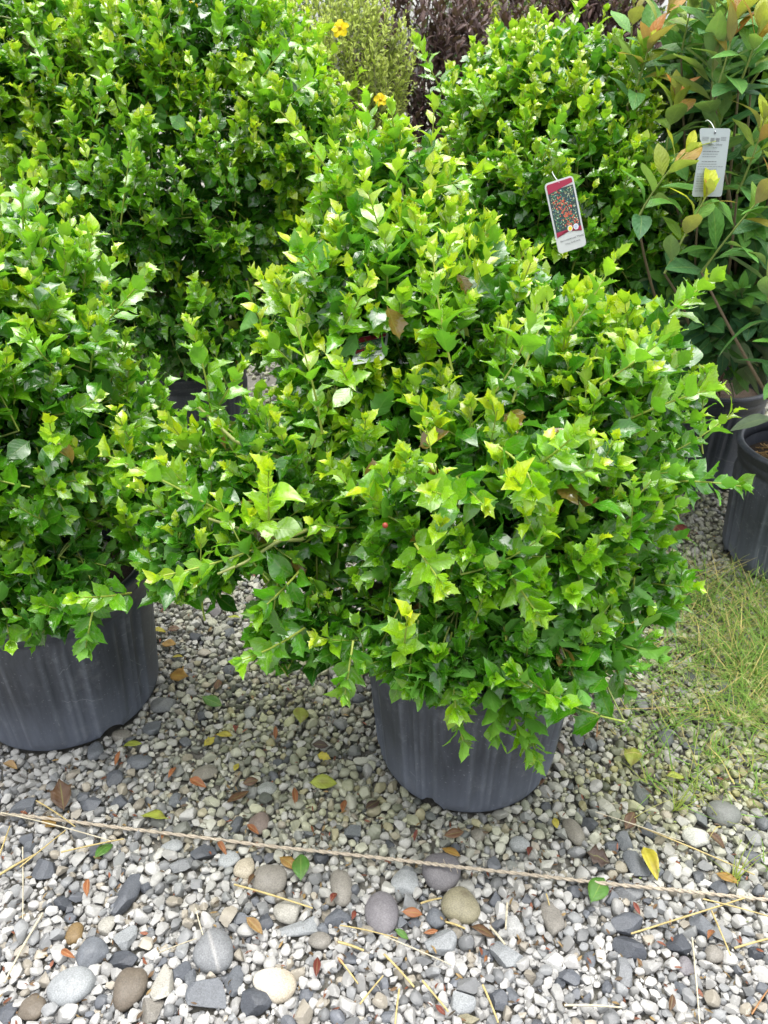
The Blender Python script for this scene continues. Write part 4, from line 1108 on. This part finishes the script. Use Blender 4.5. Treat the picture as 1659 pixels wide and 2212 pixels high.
    for (ax, ay, aY, bx, by, bY) in [(1340, 430, 2.3, 1440, 350, 2.3), (1180, 330, 2.25, 1215, 245, 2.28), (1060, 220, 2.5, 1020, 170, 2.5), (960, 180, 2.6, 900, 90, 2.6), (1230, 120, 2.6, 1290, 65, 2.6), (1370, 150, 2.5, 1400, 90, 2.5)]:
        hero_shoot(root, r, at(ax, ay, aY), at(bx, by, bY), (0, -.01, 0), 9, .054, .55, .95)

# ------------------------------------------------------------------ broad-leaved azaleas on the right
def az_col(r, a, m):
    a = np.clip(a+r.normal(0, .12, m), 0, 1)[:, None]
    old = np.array([.060, .165, .075]); mid = np.array([.12, .31, .040]); new = np.array([.40, .44, .022]); bronze = np.array([.42, .17, .025])
    pick = (r.random((m, 1)) < .5)
    nw = np.where(pick, bronze, new)
    return np.where(a < .5, old+(mid-old)*a/.5, mid+(nw-mid)*(a-.5)/.5)*r.uniform(.8, 1.2, (m, 1))

def grow_azalea(root, seed, base, spots, leafL=.115, blobs=None, n_in=60):
    """spots: shoot tips (world); each gets an upright stem with a loose whorl of oval leaves at its head."""
    r = np.random.default_rng(seed)
    lv, tubes = Leaves(), []
    for (p, a) in spots:
        p = np.asarray(p); d = nrm(np.array([r.normal(0, .25), r.normal(-.15, .2), 1.0]))
        L = r.uniform(.13, .24)
        b = p-d*L
        shoot(r, lv, tubes, b, p, r.normal(0, .012, 3), r.integers(9, 14), leafL*r.uniform(.85, 1.15), lambda t, m, a=a: az_col(r, np.clip(.1+a*t**1.0, 0, 1), m), up=.35, t0=.05, stem_r=.0028, stem_c=(.24, .30, .08), size_tip=.7, spread=(72, 22))
        tubes.append((bez(np.array(base)+np.append(r.normal(0, .03, 2), 0), b, r.normal(0, .05, 3), 8), np.linspace(.007, .003, 8), (.20, .15, .10)))
    for c, p, nn, f in blob_points(r, blobs, n_in, zmin=.4, back=.5, depthf=.6):
        d = nrm(nn+np.array([0, 0, .5])+r.normal(0, .35, 3))
        shoot(r, lv, tubes, p-d*.16, p, r.normal(0, .01, 3), r.integers(7, 12), leafL*r.uniform(.8, 1.1), lambda t, m: az_col(r, np.clip(.08+.36*t**2*(p[2] > .8), 0, 1), m), up=.6, t0=.05, stem_r=.0028, stem_c=(.20, .22, .09), size_tip=.75)
    acc = Acc(); bake_leaves(acc, lv, OVAL, r, wvar=(.85, 1.2))
    tw = Acc(); tubes_to(tw, tubes, 0, 5)
    rebase(acc.build('foliage', M['azalea']), root); rebase(tw.build('stem', M['stem']), root)

def build_azaleas():
    root = potted('azalea', 'potted_azalea', 'broad leaved azalea with orange tinted young leaves at the upper right', 'potted plant', 5)
    spots = [(at(x, y, Y_), a) for x, y, Y_, a in [(1480, 330, 2.05, 1.0), (1525, 425, 1.98, .95), (1400, 100, 2.5, .9), (1460, 210, 2.35, .95), (1540, 120, 2.3, .6), (1590, 40, 2.25, 1.0), (1640, 60, 2.2, 1.0), (1560, 250, 2.3, .5),
                                                   (1445, 20, 2.55, .8), (1370, 10, 2.7, .7), (1500, 0, 2.5, .9), (1650, 260, 2.15, 1.0), (1040, 5, 3.2, .9), (1610, -60, 2.3, 1.0), (1540, -50, 2.4, .8), (1700, 0, 2.3, .9), (1720, 200, 2.3, .8)]]
    bl = [((1.13, 2.62, .95), (.26, .30, .38), 1.0), ((1.15, 2.70, 1.38), (.32, .3, .30), 1.0), ((1.20, 2.5, .74), (.26, .22, .18), .9), ((.99, 2.52, .90), (.19, .18, .24), .9), ((1.10, 2.42, .74), (.22, .18, .17), 1.2)]
    grow_azalea(root, 201, (1.22, 2.75, .33), spots[:12]+spots[13:], blobs=bl, n_in=350, leafL=.128)
    root = potted('frontright', 'potted_azalea', 'azalea in a straw mulched black pot cut off by the right edge', 'potted plant', 6, rot=1.3, soil='soil', soil_z=.82)
    X, Y_, r0, r1, h = POTS['frontright']
    spots = [(at(x, y, Yv), a) for x, y, Yv, a in [(1650, 420, 1.95, .75), (1660, 560, 1.9, .25), (1700, 330, 2.0, .9), (1760, 500, 1.95, .6), (1690, 700, 1.85, .15), (1800, 400, 2.1, .8)]]
    grow_azalea(root, 202, (X, Y_, .33), spots, blobs=[((1.36, 2.10, .98), (.22, .24, .28), 1.0), ((1.30, 2.02, .68), (.18, .16, .10), 1.0)], n_in=70, leafL=.12)
    # one low leaf over the rim
    r = np.random.default_rng(8); lv = Leaves()
    p = at(1672, 905, 1.93); lv.add(np.array([p]), np.array([[-1., .05, -.05]]), np.array([[0, -.35, 1.]]), np.array([.105]), np.array([[.20, .27, .17]]))
    a = Acc(); bake_leaves(a, lv, OVAL, r); rebase(a.build('low_leaf', M['azalea']), root)
    # straw mulch on the soil
    a = Acc()
    for _ in range(260):
        rad, th = r1*.86*math.sqrt(r.random()), r.uniform(0, 6.3)
        p = np.array([X+rad*math.cos(th), Y_+rad*math.sin(th), h*.82+r.uniform(.004, .03)]); d = nrm(np.append(r.normal(0, 1, 2), r.normal(0, .15)))*r.uniform(.015, .045)
        e = p+d
        if (e[0]-X)**2+(e[1]-Y_)**2 > (r1*.9)**2: continue
        V, F = tube_geo(bez(p, e, r.normal(0, .002, 3), 3), r.uniform(.0012, .0028), 5); a.add(V, F, np.array([.42, .26, .10])*r.uniform(.35, 1.35))
    o = a.build('straw_mulch', M['straw']); rebase(o, root); o['kind'] = 'stuff'

# ------------------------------------------------------------------ plants behind
def ground_shrub(name, label, seed, x, y, blobs, n, protos, material, leafL, colf, nl=(8, 14), stem_c=(.2, .2, .1), up=.5, back=.15, group=None, cat='shrub', upright=.9, Ls=(.14, .26), pot=True):
    root = thing(name, label, cat, (x, y, 0), group)
    r = np.random.default_rng(seed)
    if pot: add_pot(root, .17, .195, .36, seed=seed)
    lp = limb_set(r, (x, y, .30), blobs, 5, None, root, r0=.010, col=(.13, .10, .07))
    lv, tubes = Leaves(), []
    for c, p, nn, f in blob_points(r, blobs, n, zmin=.4, back=back, depthf=.45):
        d = nrm(nn*.5+np.array([0, 0, upright])+r.normal(0, .25, 3)); L = r.uniform(*Ls)
        shoot(r, lv, tubes, p-d*L, p, r.normal(0, .01, 3), r.integers(*nl), leafL*r.uniform(.8, 1.15), lambda t, m: colf(r, t, m, f), up=up, stem_c=stem_c, stem_r=.0018)
    acc = Acc(); bake_leaves(acc, lv, protos, r)
    tw = Acc(); tubes_to(tw, tubes, 0, 3)
    rebase(acc.build('foliage', M[material]), root); rebase(tw.build('twig', M['stem']), root)
    return root, r

def flower(root, p, size, r, facing=(-.1, -.8, .5)):
    n = nrm(np.array(facing)+r.normal(0, .15, 3)); x = nrm(np.cross(n, [.2, .1, 1.])); y = np.cross(n, x)
    lv = Leaves()
    for k in range(5):
        a = k*2*math.pi/5+r.uniform(-.1, .1)
        lv.add(np.array([p]), np.array([x*math.cos(a)+y*math.sin(a)+n*.35]), np.array([n]), np.array([size]), np.array([[.78, .60, .008]]))
    a = Acc(); bake_leaves(a, lv, [oval_proto(r, .5, 5, point=2.4, arch=(.3, .6))], r)
    V, F = cube_sphere(3); a.add(V*size*.22+p+n*size*.15, F, (.75, .40, .01))
    rebase(a.build('flower', M['petal']), root)

def build_back_plants():
    fine = lambda r, t, m, f: (np.array([.33, .42, .09])+(np.array([.50, .58, .12])-np.array([.33, .42, .09]))*t[:, None])*r.uniform(.7, 1.2, (m, 1))
    c = at(745, 90, 3.75)
    root, r = ground_shrub('flowering_shrub', 'wispy pale green shrub with yellow flowers at the top centre', 301, c[0], 3.75, [((c[0]-.02, 3.75, 1.05), (.34, .3, .40), 1.0), ((c[0]-.02, 3.75, 1.42), (.33, .3, .32), 1.0)], 700, TINY, 'fine', .038, fine, nl=(13, 20), upright=1.1)
    for x, y, Y_, s in ((735, 62, 3.30, .032), (822, 216, 3.40, .026), (425, 5, 3.42, .03)):
        flower(root, at(x, y, Y_), s, r)
    c = at(20, 120, 3.9)
    root, r = ground_shrub('flowering_shrub', 'wispy pale green shrub at the top left corner', 302, c[0]-.1, 3.9, [((c[0]-.1, 3.9, 1.1), (.45, .3, .42), 1.0), ((c[0]-.1, 3.95, 1.5), (.45, .3, .34), 1.0)], 560, TINY, 'fine', .040, fine, nl=(13, 20), upright=1.1)
    flower(root, at(12, 70, 3.5), .014, r)
    pur = lambda r, t, m, f: (np.array([.062, .036, .034])+(np.array([.14, .08, .075])-np.array([.062, .036, .034]))*t[:, None])*r.uniform(.6, 1.35, (m, 1))
    for i, (px, Y_, hw, seed, lab) in enumerate(((905, 4.35, .36, 311, 'dark purple leaved shrub behind the wispy yellow flowered shrub'), (1290, 4.3, .34, 312, 'dark purple leaved shrub behind the holly with the picture tag'), (1100, 4.9, .4, 313, 'dark purple leaved shrub farther back between the other purple ones'))):
        c = at(px, 100, Y_)
        ground_shrub('purple_shrub', lab, seed, c[0], Y_, [((c[0], Y_, 1.0), (hw, .3, .45), 1.0), ((c[0], Y_, 1.50), (hw, .3, .40), 1.0)], 330, LANCE, 'purple', .075, pur, nl=(10, 15), upright=1.3, stem_c=(.07, .03, .03), Ls=(.2, .34))
    yel = lambda r, t, m, f: (np.array([.16, .24, .02])+(np.array([.46, .50, .04])-np.array([.16, .24, .02]))*t[:, None])*r.uniform(.7, 1.2, (m, 1))
    c = at(1180, 20, 5.4)
    ground_shrub('golden_shrub', 'golden yellow shrub showing between the dark purple ones', 321, c[0], 5.4, [((c[0], 5.4, 1.15), (.42, .3, .5), 1.0), ((c[0], 5.4, 1.66), (.40, .3, .42), 1.0)], 420, TINY, 'fine', .055, yel, nl=(11, 16), upright=.7)
    gre = lambda r, t, m, f: (np.array([.03, .085, .02])+(np.array([.12, .22, .04])-np.array([.03, .085, .02]))*t[:, None])*r.uniform(.6, 1.3, (m, 1))
    for i, (x, Y_, hw, lab) in enumerate(((-1.9, 4.6, .6, 'dark green shrub behind the top left corner'), (-.75, 5.2, .7, 'dark green shrub behind the tallest holly'), (2.2, 4.2, .6, 'dark green shrub behind the azaleas at the right'), (.35, 6.0, .8, 'dark green shrub farthest back at the top centre'), (1.05, 6.4, .8, 'dark green shrub behind the golden shrub'), (1.75, 5.6, .7, 'dark green shrub farthest back at the top right'))):
        ground_shrub('green_shrub', lab, 331+i, x, Y_, [((x, Y_, .9), (hw, .4, .6), 1.0), ((x, Y_, 1.65), (hw*.9, .4, .65), 1.0)], 330, LANCE, 'fine', .085, gre, nl=(10, 15), upright=.6, Ls=(.2, .34))

# ------------------------------------------------------------------ tags
def frame_card(c, up, right):
    right = nrm(right); up = np.asarray(up)-right*np.dot(up, right); up = nrm(up); nn = np.cross(right, up)
    return Matrix(((right[0], up[0], nn[0], c[0]), (right[1], up[1], nn[1], c[1]), (right[2], up[2], nn[2], c[2]), (0, 0, 0, 1)))

def rounded(w, h, rad, n=6, notch=False):
    P = []
    for cx, cy, a0 in ((w/2-rad, h/2-rad, 0), (-w/2+rad, h/2-rad, 90), (-w/2+rad, -h/2+rad, 180), (w/2-rad, -h/2+rad, 270)):
        for k in range(n+1):
            a = math.radians(a0+90*k/n); P.append((cx+rad*math.cos(a), cy+rad*math.sin(a)))
        if notch and a0 == 90:
            for k in range(1, 10):
                t = k/10; P.append((-w/2+.013*math.sin(t*math.pi)**1.2*w/.08, h*.38-t*h*.36))
    return P

def plate(acc, P, z0, z1, col=(1, 1, 1), m=0, bend=None):
    n = len(P)
    V = [(x, y, z1) for x, y in P]+[(x, y, z0) for x, y in P]+[(sum(p[0] for p in P)/n, sum(p[1] for p in P)/n, z1), (sum(p[0] for p in P)/n, sum(p[1] for p in P)/n, z0)]
    acc.add(V, [(i, (i+1) % n, 2*n) for i in range(n)]+[((i+1) % n+n, i+n, 2*n+1) for i in range(n)], col, None, m)
    acc.add(V, [(i+n, (i+1) % n+n, (i+1) % n, i) for i in range(n)], col, None, m)

def text(root, s, x, y, size, m, align='CENTER', z=.0016):
    cu = bpy.data.curves.new('lettering', 'FONT'); cu.body = s; cu.size = size; cu.align_x = align; cu.extrude = 0.0001
    cu.materials.append(M[m])
    tmp = bpy.data.objects.new('lettering', cu); me = bpy.data.meshes.new_from_object(tmp); bpy.data.objects.remove(tmp)
    o = bpy.data.objects.new('lettering', me); COL.objects.link(o); o.parent = root; o.location = (x, y, z)
    return o

def tie(root, top, r):
    a = Acc()
    P = bez(np.array([0, top-.008, .002]), np.array([.006, top+.022, -.06]), r.normal(0, .004, 3)+np.array([0, .02, 0]), 8)
    V, F = tube_geo(P, .0011, 5); a.add(V, F, (.45, .47, .46))
    a.build('tie', M['card'], root)

def picture_tag(label, mw, w=.077, h=.180, seed=1):
    r = np.random.default_rng(seed)
    root = thing('plant_tag', label, 'plant tag'); root.matrix_world = mw
    a = Acc(); plate(a, rounded(w, h, .010), -.0008, .0, m=0); a.build('card', M['card'], root)
    # printed picture: leaves and berries inside a white margin, crimson bands above and below
    iw = w-.009
    pm = attr_material('printed_picture', rough=.3, noise=300, amp=.5, bump=0)
    y1, y0 = h/2-.022, -h/2+.054
    a = Acc(); V = [(-iw/2, y0, .0006), (iw/2, y0, .0006), (iw/2, y1, .0006), (-iw/2, y1, .0006)]; a.add(V, [(0, 1, 2, 3)], (.03, .05, .05))
    for _ in range(520):
        x, y = r.uniform(-iw/2+.003, iw/2-.003), r.uniform(y0+.003, y1-.003)
        t, l = r.uniform(0, 6.3), r.uniform(.0022, .0052); dx, dy = math.cos(t)*l, math.sin(t)*l; z = .0007+r.random()*.0002
        dx = min(max(dx, -iw/2+.001-x), iw/2-.001-x)
        c = [(.02, .12, .08), (.03, .22, .14), (.02, .10, .20), (.35, .42, .20), (.55, .60, .42), (.10, .30, .16)][r.integers(0, 6)]
        a.add([(x-dx*.5, y-dy*.5, z), (x+dy*.3, y-dx*.3, z), (x+dx*.5, y+dy*.5, z), (x-dy*.3, y+dx*.3, z)], [(0, 1, 2, 3)], np.array(c)*r.uniform(.6, 1.4))
    for _ in range(130):
        k = r.random(); x, y = r.normal(-.012+k*.03, .011), r.normal(y1-.02-k*.085, .012)
        if abs(x) > iw/2-.003 or not y0+.003 < y < y1-.003: continue
        ra = r.uniform(.0011, .0022)
        a.add([(x, y, .001)]+[(x+ra*math.cos(q), y+ra*math.sin(q), .001) for q in np.arange(7)/7*6.283], [(0, 1+i, 1+(i+1) % 7) for i in range(7)], np.array([.72, .13, .07])*r.uniform(.5, 1.2))
    a.build('picture', pm, root, smooth=False)
    a = Acc(); P = [(iw/2-.003, h/2-.0045), (-iw/2+.003, h/2-.0045), (-iw/2, h/2-.008)]+[(x, h/2-.026+.006*((x/iw+.5)**1.0)*2-.002) for x in np.linspace(-iw/2, iw/2, 7)]+[(iw/2, h/2-.008)]
    plate(a, P, .0003, .0012); a.build('band', M['crimson'], root, smooth=False)
    a = Acc(); plate(a, [(x, -h/2+.054) for x in (iw/2, -iw/2)]+[(x, -h/2+.041+.012*math.sin((x/iw+.5)*math.pi)) for x in np.linspace(-iw/2, iw/2, 12)], .0003, .0011); a.build('band', M['crimson'], root, smooth=False)
    for x, col in ((.004, (.85, .62, .04)), (.020, (.50, .55, .75))):
        a = Acc()
        for rad, z, c in ((.0068, .0014, (.85, .85, .85)), (.0050, .0017, col)):
            a.add([(x, -h/2+.055, z)]+[(x+rad*math.cos(q), -h/2+.055+rad*1.15*math.sin(q), z) for q in np.arange(16)/16*6.283], [(0, 1+i, 1+(i+1) % 16) for i in range(16)], c)
        a.build('badge', pm, root, smooth=False)
    text(root, "Ilex x meserveae 'Mesog'", .004, -h/2+.028, .0064, 'ink'); text(root, 'China Girl\u00ae Holly', .004, -h/2+.018, .0056, 'fainter')
    tie(root, h/2, r)
    return root

def info_tag(label, mw, w=.078, h=.150, seed=1):
    r = np.random.default_rng(seed)
    root = thing('care_tag', label, 'plant tag'); root.matrix_world = mw
    a = Acc(); plate(a, rounded(w, h, .006, notch=True), -.0008, 0); a.build('card', M['greycard'], root)
    a = Acc(); q = np.arange(12)/12*6.283
    a.add([(.0, h/2-.010, .0006)]+[(.003*math.cos(t), h/2-.010+.003*math.sin(t), .0006) for t in q], [(0, 1+i, 1+(i+1) % 12) for i in range(12)]); a.build('hole', M['ink'], root, smooth=False)
    text(root, 'Azalea, Exbury', .004, h/2-.037, .0062, 'ink'); text(root, 'Azalea', .004, h/2-.043, .0045, 'fainter')
    a = Acc()
    def bar(x0, x1, y, t):
        a.add([(x0, y, .0006), (x1, y, .0006), (x1, y+t, .0006), (x0, y+t, .0006)], [(0, 1, 2, 3)])
    for i, y in enumerate(np.linspace(h/2-.051, -h/2+.012, 17)):     # lines of print too small to read
        if i in (3, 8): continue
        x = -w/2+(.014 if y > 0 else .006); end = r.uniform(.0, w/2-.008)
        while x < end:
            l = r.uniform(.003, .008); bar(x, x+l, y, .0011 if i % 4 else .0015); x += l+.0012
    for x in (-.009, .004):
        for k in range(5): bar(x, x+.010, h/2-.022-k*.0017, .0011)
    for k in range(3): bar(-w/2+.008, -.014, h/2-.020-k*.003, .001); bar(.017, w/2-.008, h/2-.020-k*.003, .001)
    a.build('lettering', M['fainter'], root, smooth=False)
    tie(root, h/2, r)
    return root

def build_tags():
    up = np.array([0, -.1, 1.])
    t1 = math.radians(21)
    c = at(1222, 465, 2.14)
    picture_tag('plant tag with red berry picture and crimson band hanging on the holly at back right', frame_card(c, (-math.sin(t1), .14, math.cos(t1)), (1, .12, .29)))
    c = at(800, 752, 1.393)
    picture_tag('plant tag lying almost flat inside the middle bush, half hidden by leaves', frame_card(c, (.1, .95, .16), (1, -.12, .22)), w=.062, h=.11, seed=3)
    c = at(1536, 352, 2.02)
    info_tag('white care tag with lines of small print hanging in the azalea', frame_card(c, (.14, .2, 1), (1, .15, -.02)))

# ------------------------------------------------------------------ grass
def blade(acc, r, p, h, lean, w, col, seed_head=False):
    az = r.uniform(0, 6.3); d = np.array([math.cos(az), math.sin(az), 0])
    e = p+d*h*lean+np.array([0, 0, h*math.sqrt(max(1-lean*lean, .02))])
    ctrl = np.array([0, 0, h*.22*lean])+r.normal(0, .01, 3)
    P = bez(p, e, ctrl, 6); P[:, 2] = np.maximum(P[:, 2], .012)
    side = nrm(np.cross(d, [0, 0, 1.])+r.normal(0, .3, 3)*np.array([1, 1, .4]))
    W = np.linspace(w, w*.15, 6)[:, None]*side
    V = np.concatenate([P-W, P+W]); F = [(i, i+1, 6+i+1, 6+i) for i in range(5)]
    U = np.concatenate([np.stack([np.full(6, .3), np.linspace(0, 1, 6)], 1), np.stack([np.full(6, .7), np.linspace(0, 1, 6)], 1)])
    cc = np.tile(col, (12, 1))
    acc.add(V, F, cc, U)
    return P

def grass_col(r):
    k = r.random()
    if k < .70: c = np.array([.13, .28, .04])
    elif k < .8: c = np.array([.30, .33, .08])
    else: c = np.array([.50, .40, .16])
    return c*r.uniform(.7, 1.25)

def build_grass():
    r = np.random.default_rng(31); acc = Acc()
    n = 0
    while n < 3700:
        x, y = r.uniform(.55, 1.45), r.uniform(.95, 2.05)
        dens = np.exp(-((x-1.12)**2/.09+(y-1.62)**2/.11))+.30*np.exp(-((x-.85)**2/.06+(y-1.3)**2/.06))
        if r.random() > dens: continue
        if any((x-X)**2+(y-Y_)**2 < (r0+.01)**2 for X, Y_, r0, _, _ in POTS.values()): continue
        tuft = r.integers(2, 6)
        for _ in range(tuft):
            q = np.array([x+r.normal(0, .012), y+r.normal(0, .012), .004])
            blade(acc, r, q, r.uniform(.05, .16)*(1.0 if x > .9 else .7), r.uniform(.3, 1.0)**.4, r.uniform(.0009, .0024), grass_col(r)); n += 1
    for _ in range(70):                                              # long straggling stalks
        x, y = r.normal(1.0, .22), r.normal(1.45, .25)
        if any((x-X)**2+(y-Y_)**2 < (r0+.02)**2 for X, Y_, r0, _, _ in POTS.values()): continue
        P = blade(acc, r, np.array([x, y, .006]), r.uniform(.18, .38), r.uniform(.75, .99), .0008, np.array([.42, .40, .14])*r.uniform(.8, 1.2))
        for k in range(10):
            b = P[-1]+(P[-2]-P[-1])*k*.08; blade(acc, r, b, r.uniform(.006, .016), .7, .0007, np.array([.5, .48, .25]))
    tag(acc.build('grass', M['grass']), 'thin yellowing grass growing through the gravel at the right', 'grass', kind='stuff')
    # separate little tufts
    for (px, py, n, hh, lab) in ((1455, 1757, 18, .11, 'small grass tuft standing on gravel right of the middle pot'), (1590, 1905, 12, .09, 'small yellow grass tuft at the right end of the twine')):
        p = gnd(px, py); a = Acc()
        for _ in range(n): blade(a, r, np.array([r.normal(0, .004), r.normal(0, .004), .006]), hh*r.uniform(.5, 1.3), r.uniform(.15, .8), .0014, np.array([.32, .40, .08])*r.uniform(.8, 1.2))
        tag(a.build('grass_tuft', M['grass'], loc=None), lab, 'grass').location = (p[0], p[1], 0)
    # weeds' tiny leaves over the gravel (clover-like ground cover)
    lv = Leaves()
    m = 900
    x, y = r.normal(1.0, .22, m), r.normal(1.45, .28, m)
    keep = np.array([all((a-X)**2+(b-Y_)**2 > (r0+.01)**2 for X, Y_, r0, _, _ in POTS.values()) for a, b in zip(x, y)])
    x, y = x[keep], y[keep]; m = len(x)
    lv.add(np.stack([x, y, r.uniform(.012, .03, m)], 1), nrm(np.stack([r.normal(0, 1, m), r.normal(0, 1, m), r.normal(.1, .2, m)], 1)), np.tile([0, 0, 1.], (m, 1))+r.normal(0, .25, (m, 3)), r.uniform(.006, .013, m), np.array([[.22, .28, .08]])*r.uniform(.6, 1.3, (m, 1)))
    a = Acc(); bake_leaves(a, lv, TINY, r); tag(a.build('ground_cover', M['fine']), 'tiny leaved weeds spreading over the gravel at the right', 'weeds', kind='stuff')

def build_litter():
    r = np.random.default_rng(61); a = Acc(); lv = Leaves()
    m = 2800
    y = .6+1.9*r.random(m)**1.2; x = r.uniform(-1, 1, m)*(.52*(y*CP+.7)+.05)
    k = np.array([all((p-X)**2+(q-Y_)**2 > (r0+.012)**2 for X, Y_, r0, _, _ in POTS.values()) for p, q in zip(x, y)])
    x, y = x[k], y[k]; m = len(x)
    c = np.array([[.14, .075, .035], [.08, .05, .03], [.26, .17, .07], [.20, .06, .03]])[r.integers(0, 4, m)]*r.uniform(.5, 1.2, (m, 1))
    lv.add(np.stack([x, y, r.uniform(.004, .014, m)], 1), nrm(np.stack([r.normal(0, 1, m), r.normal(0, 1, m), r.normal(0, .25, m)], 1)), r.normal(0, .4, (m, 3))+[0, 0, 1.], r.uniform(.006, .02, m), c)
    bake_leaves(a, lv, TINY+LANCE, r, wvar=(.4, 1.1))
    tag(a.build('leaf_litter', M['dry']), 'brown crumbs of dead leaf caught between the gravel', 'leaf litter', kind='stuff')

build_ground()
build_stones()
build_gravel()
build_twine()
build_straws()
build_fallen()
build_litter()
build_grass()
build_hollies()
build_azaleas()
build_back_plants()
build_tags()
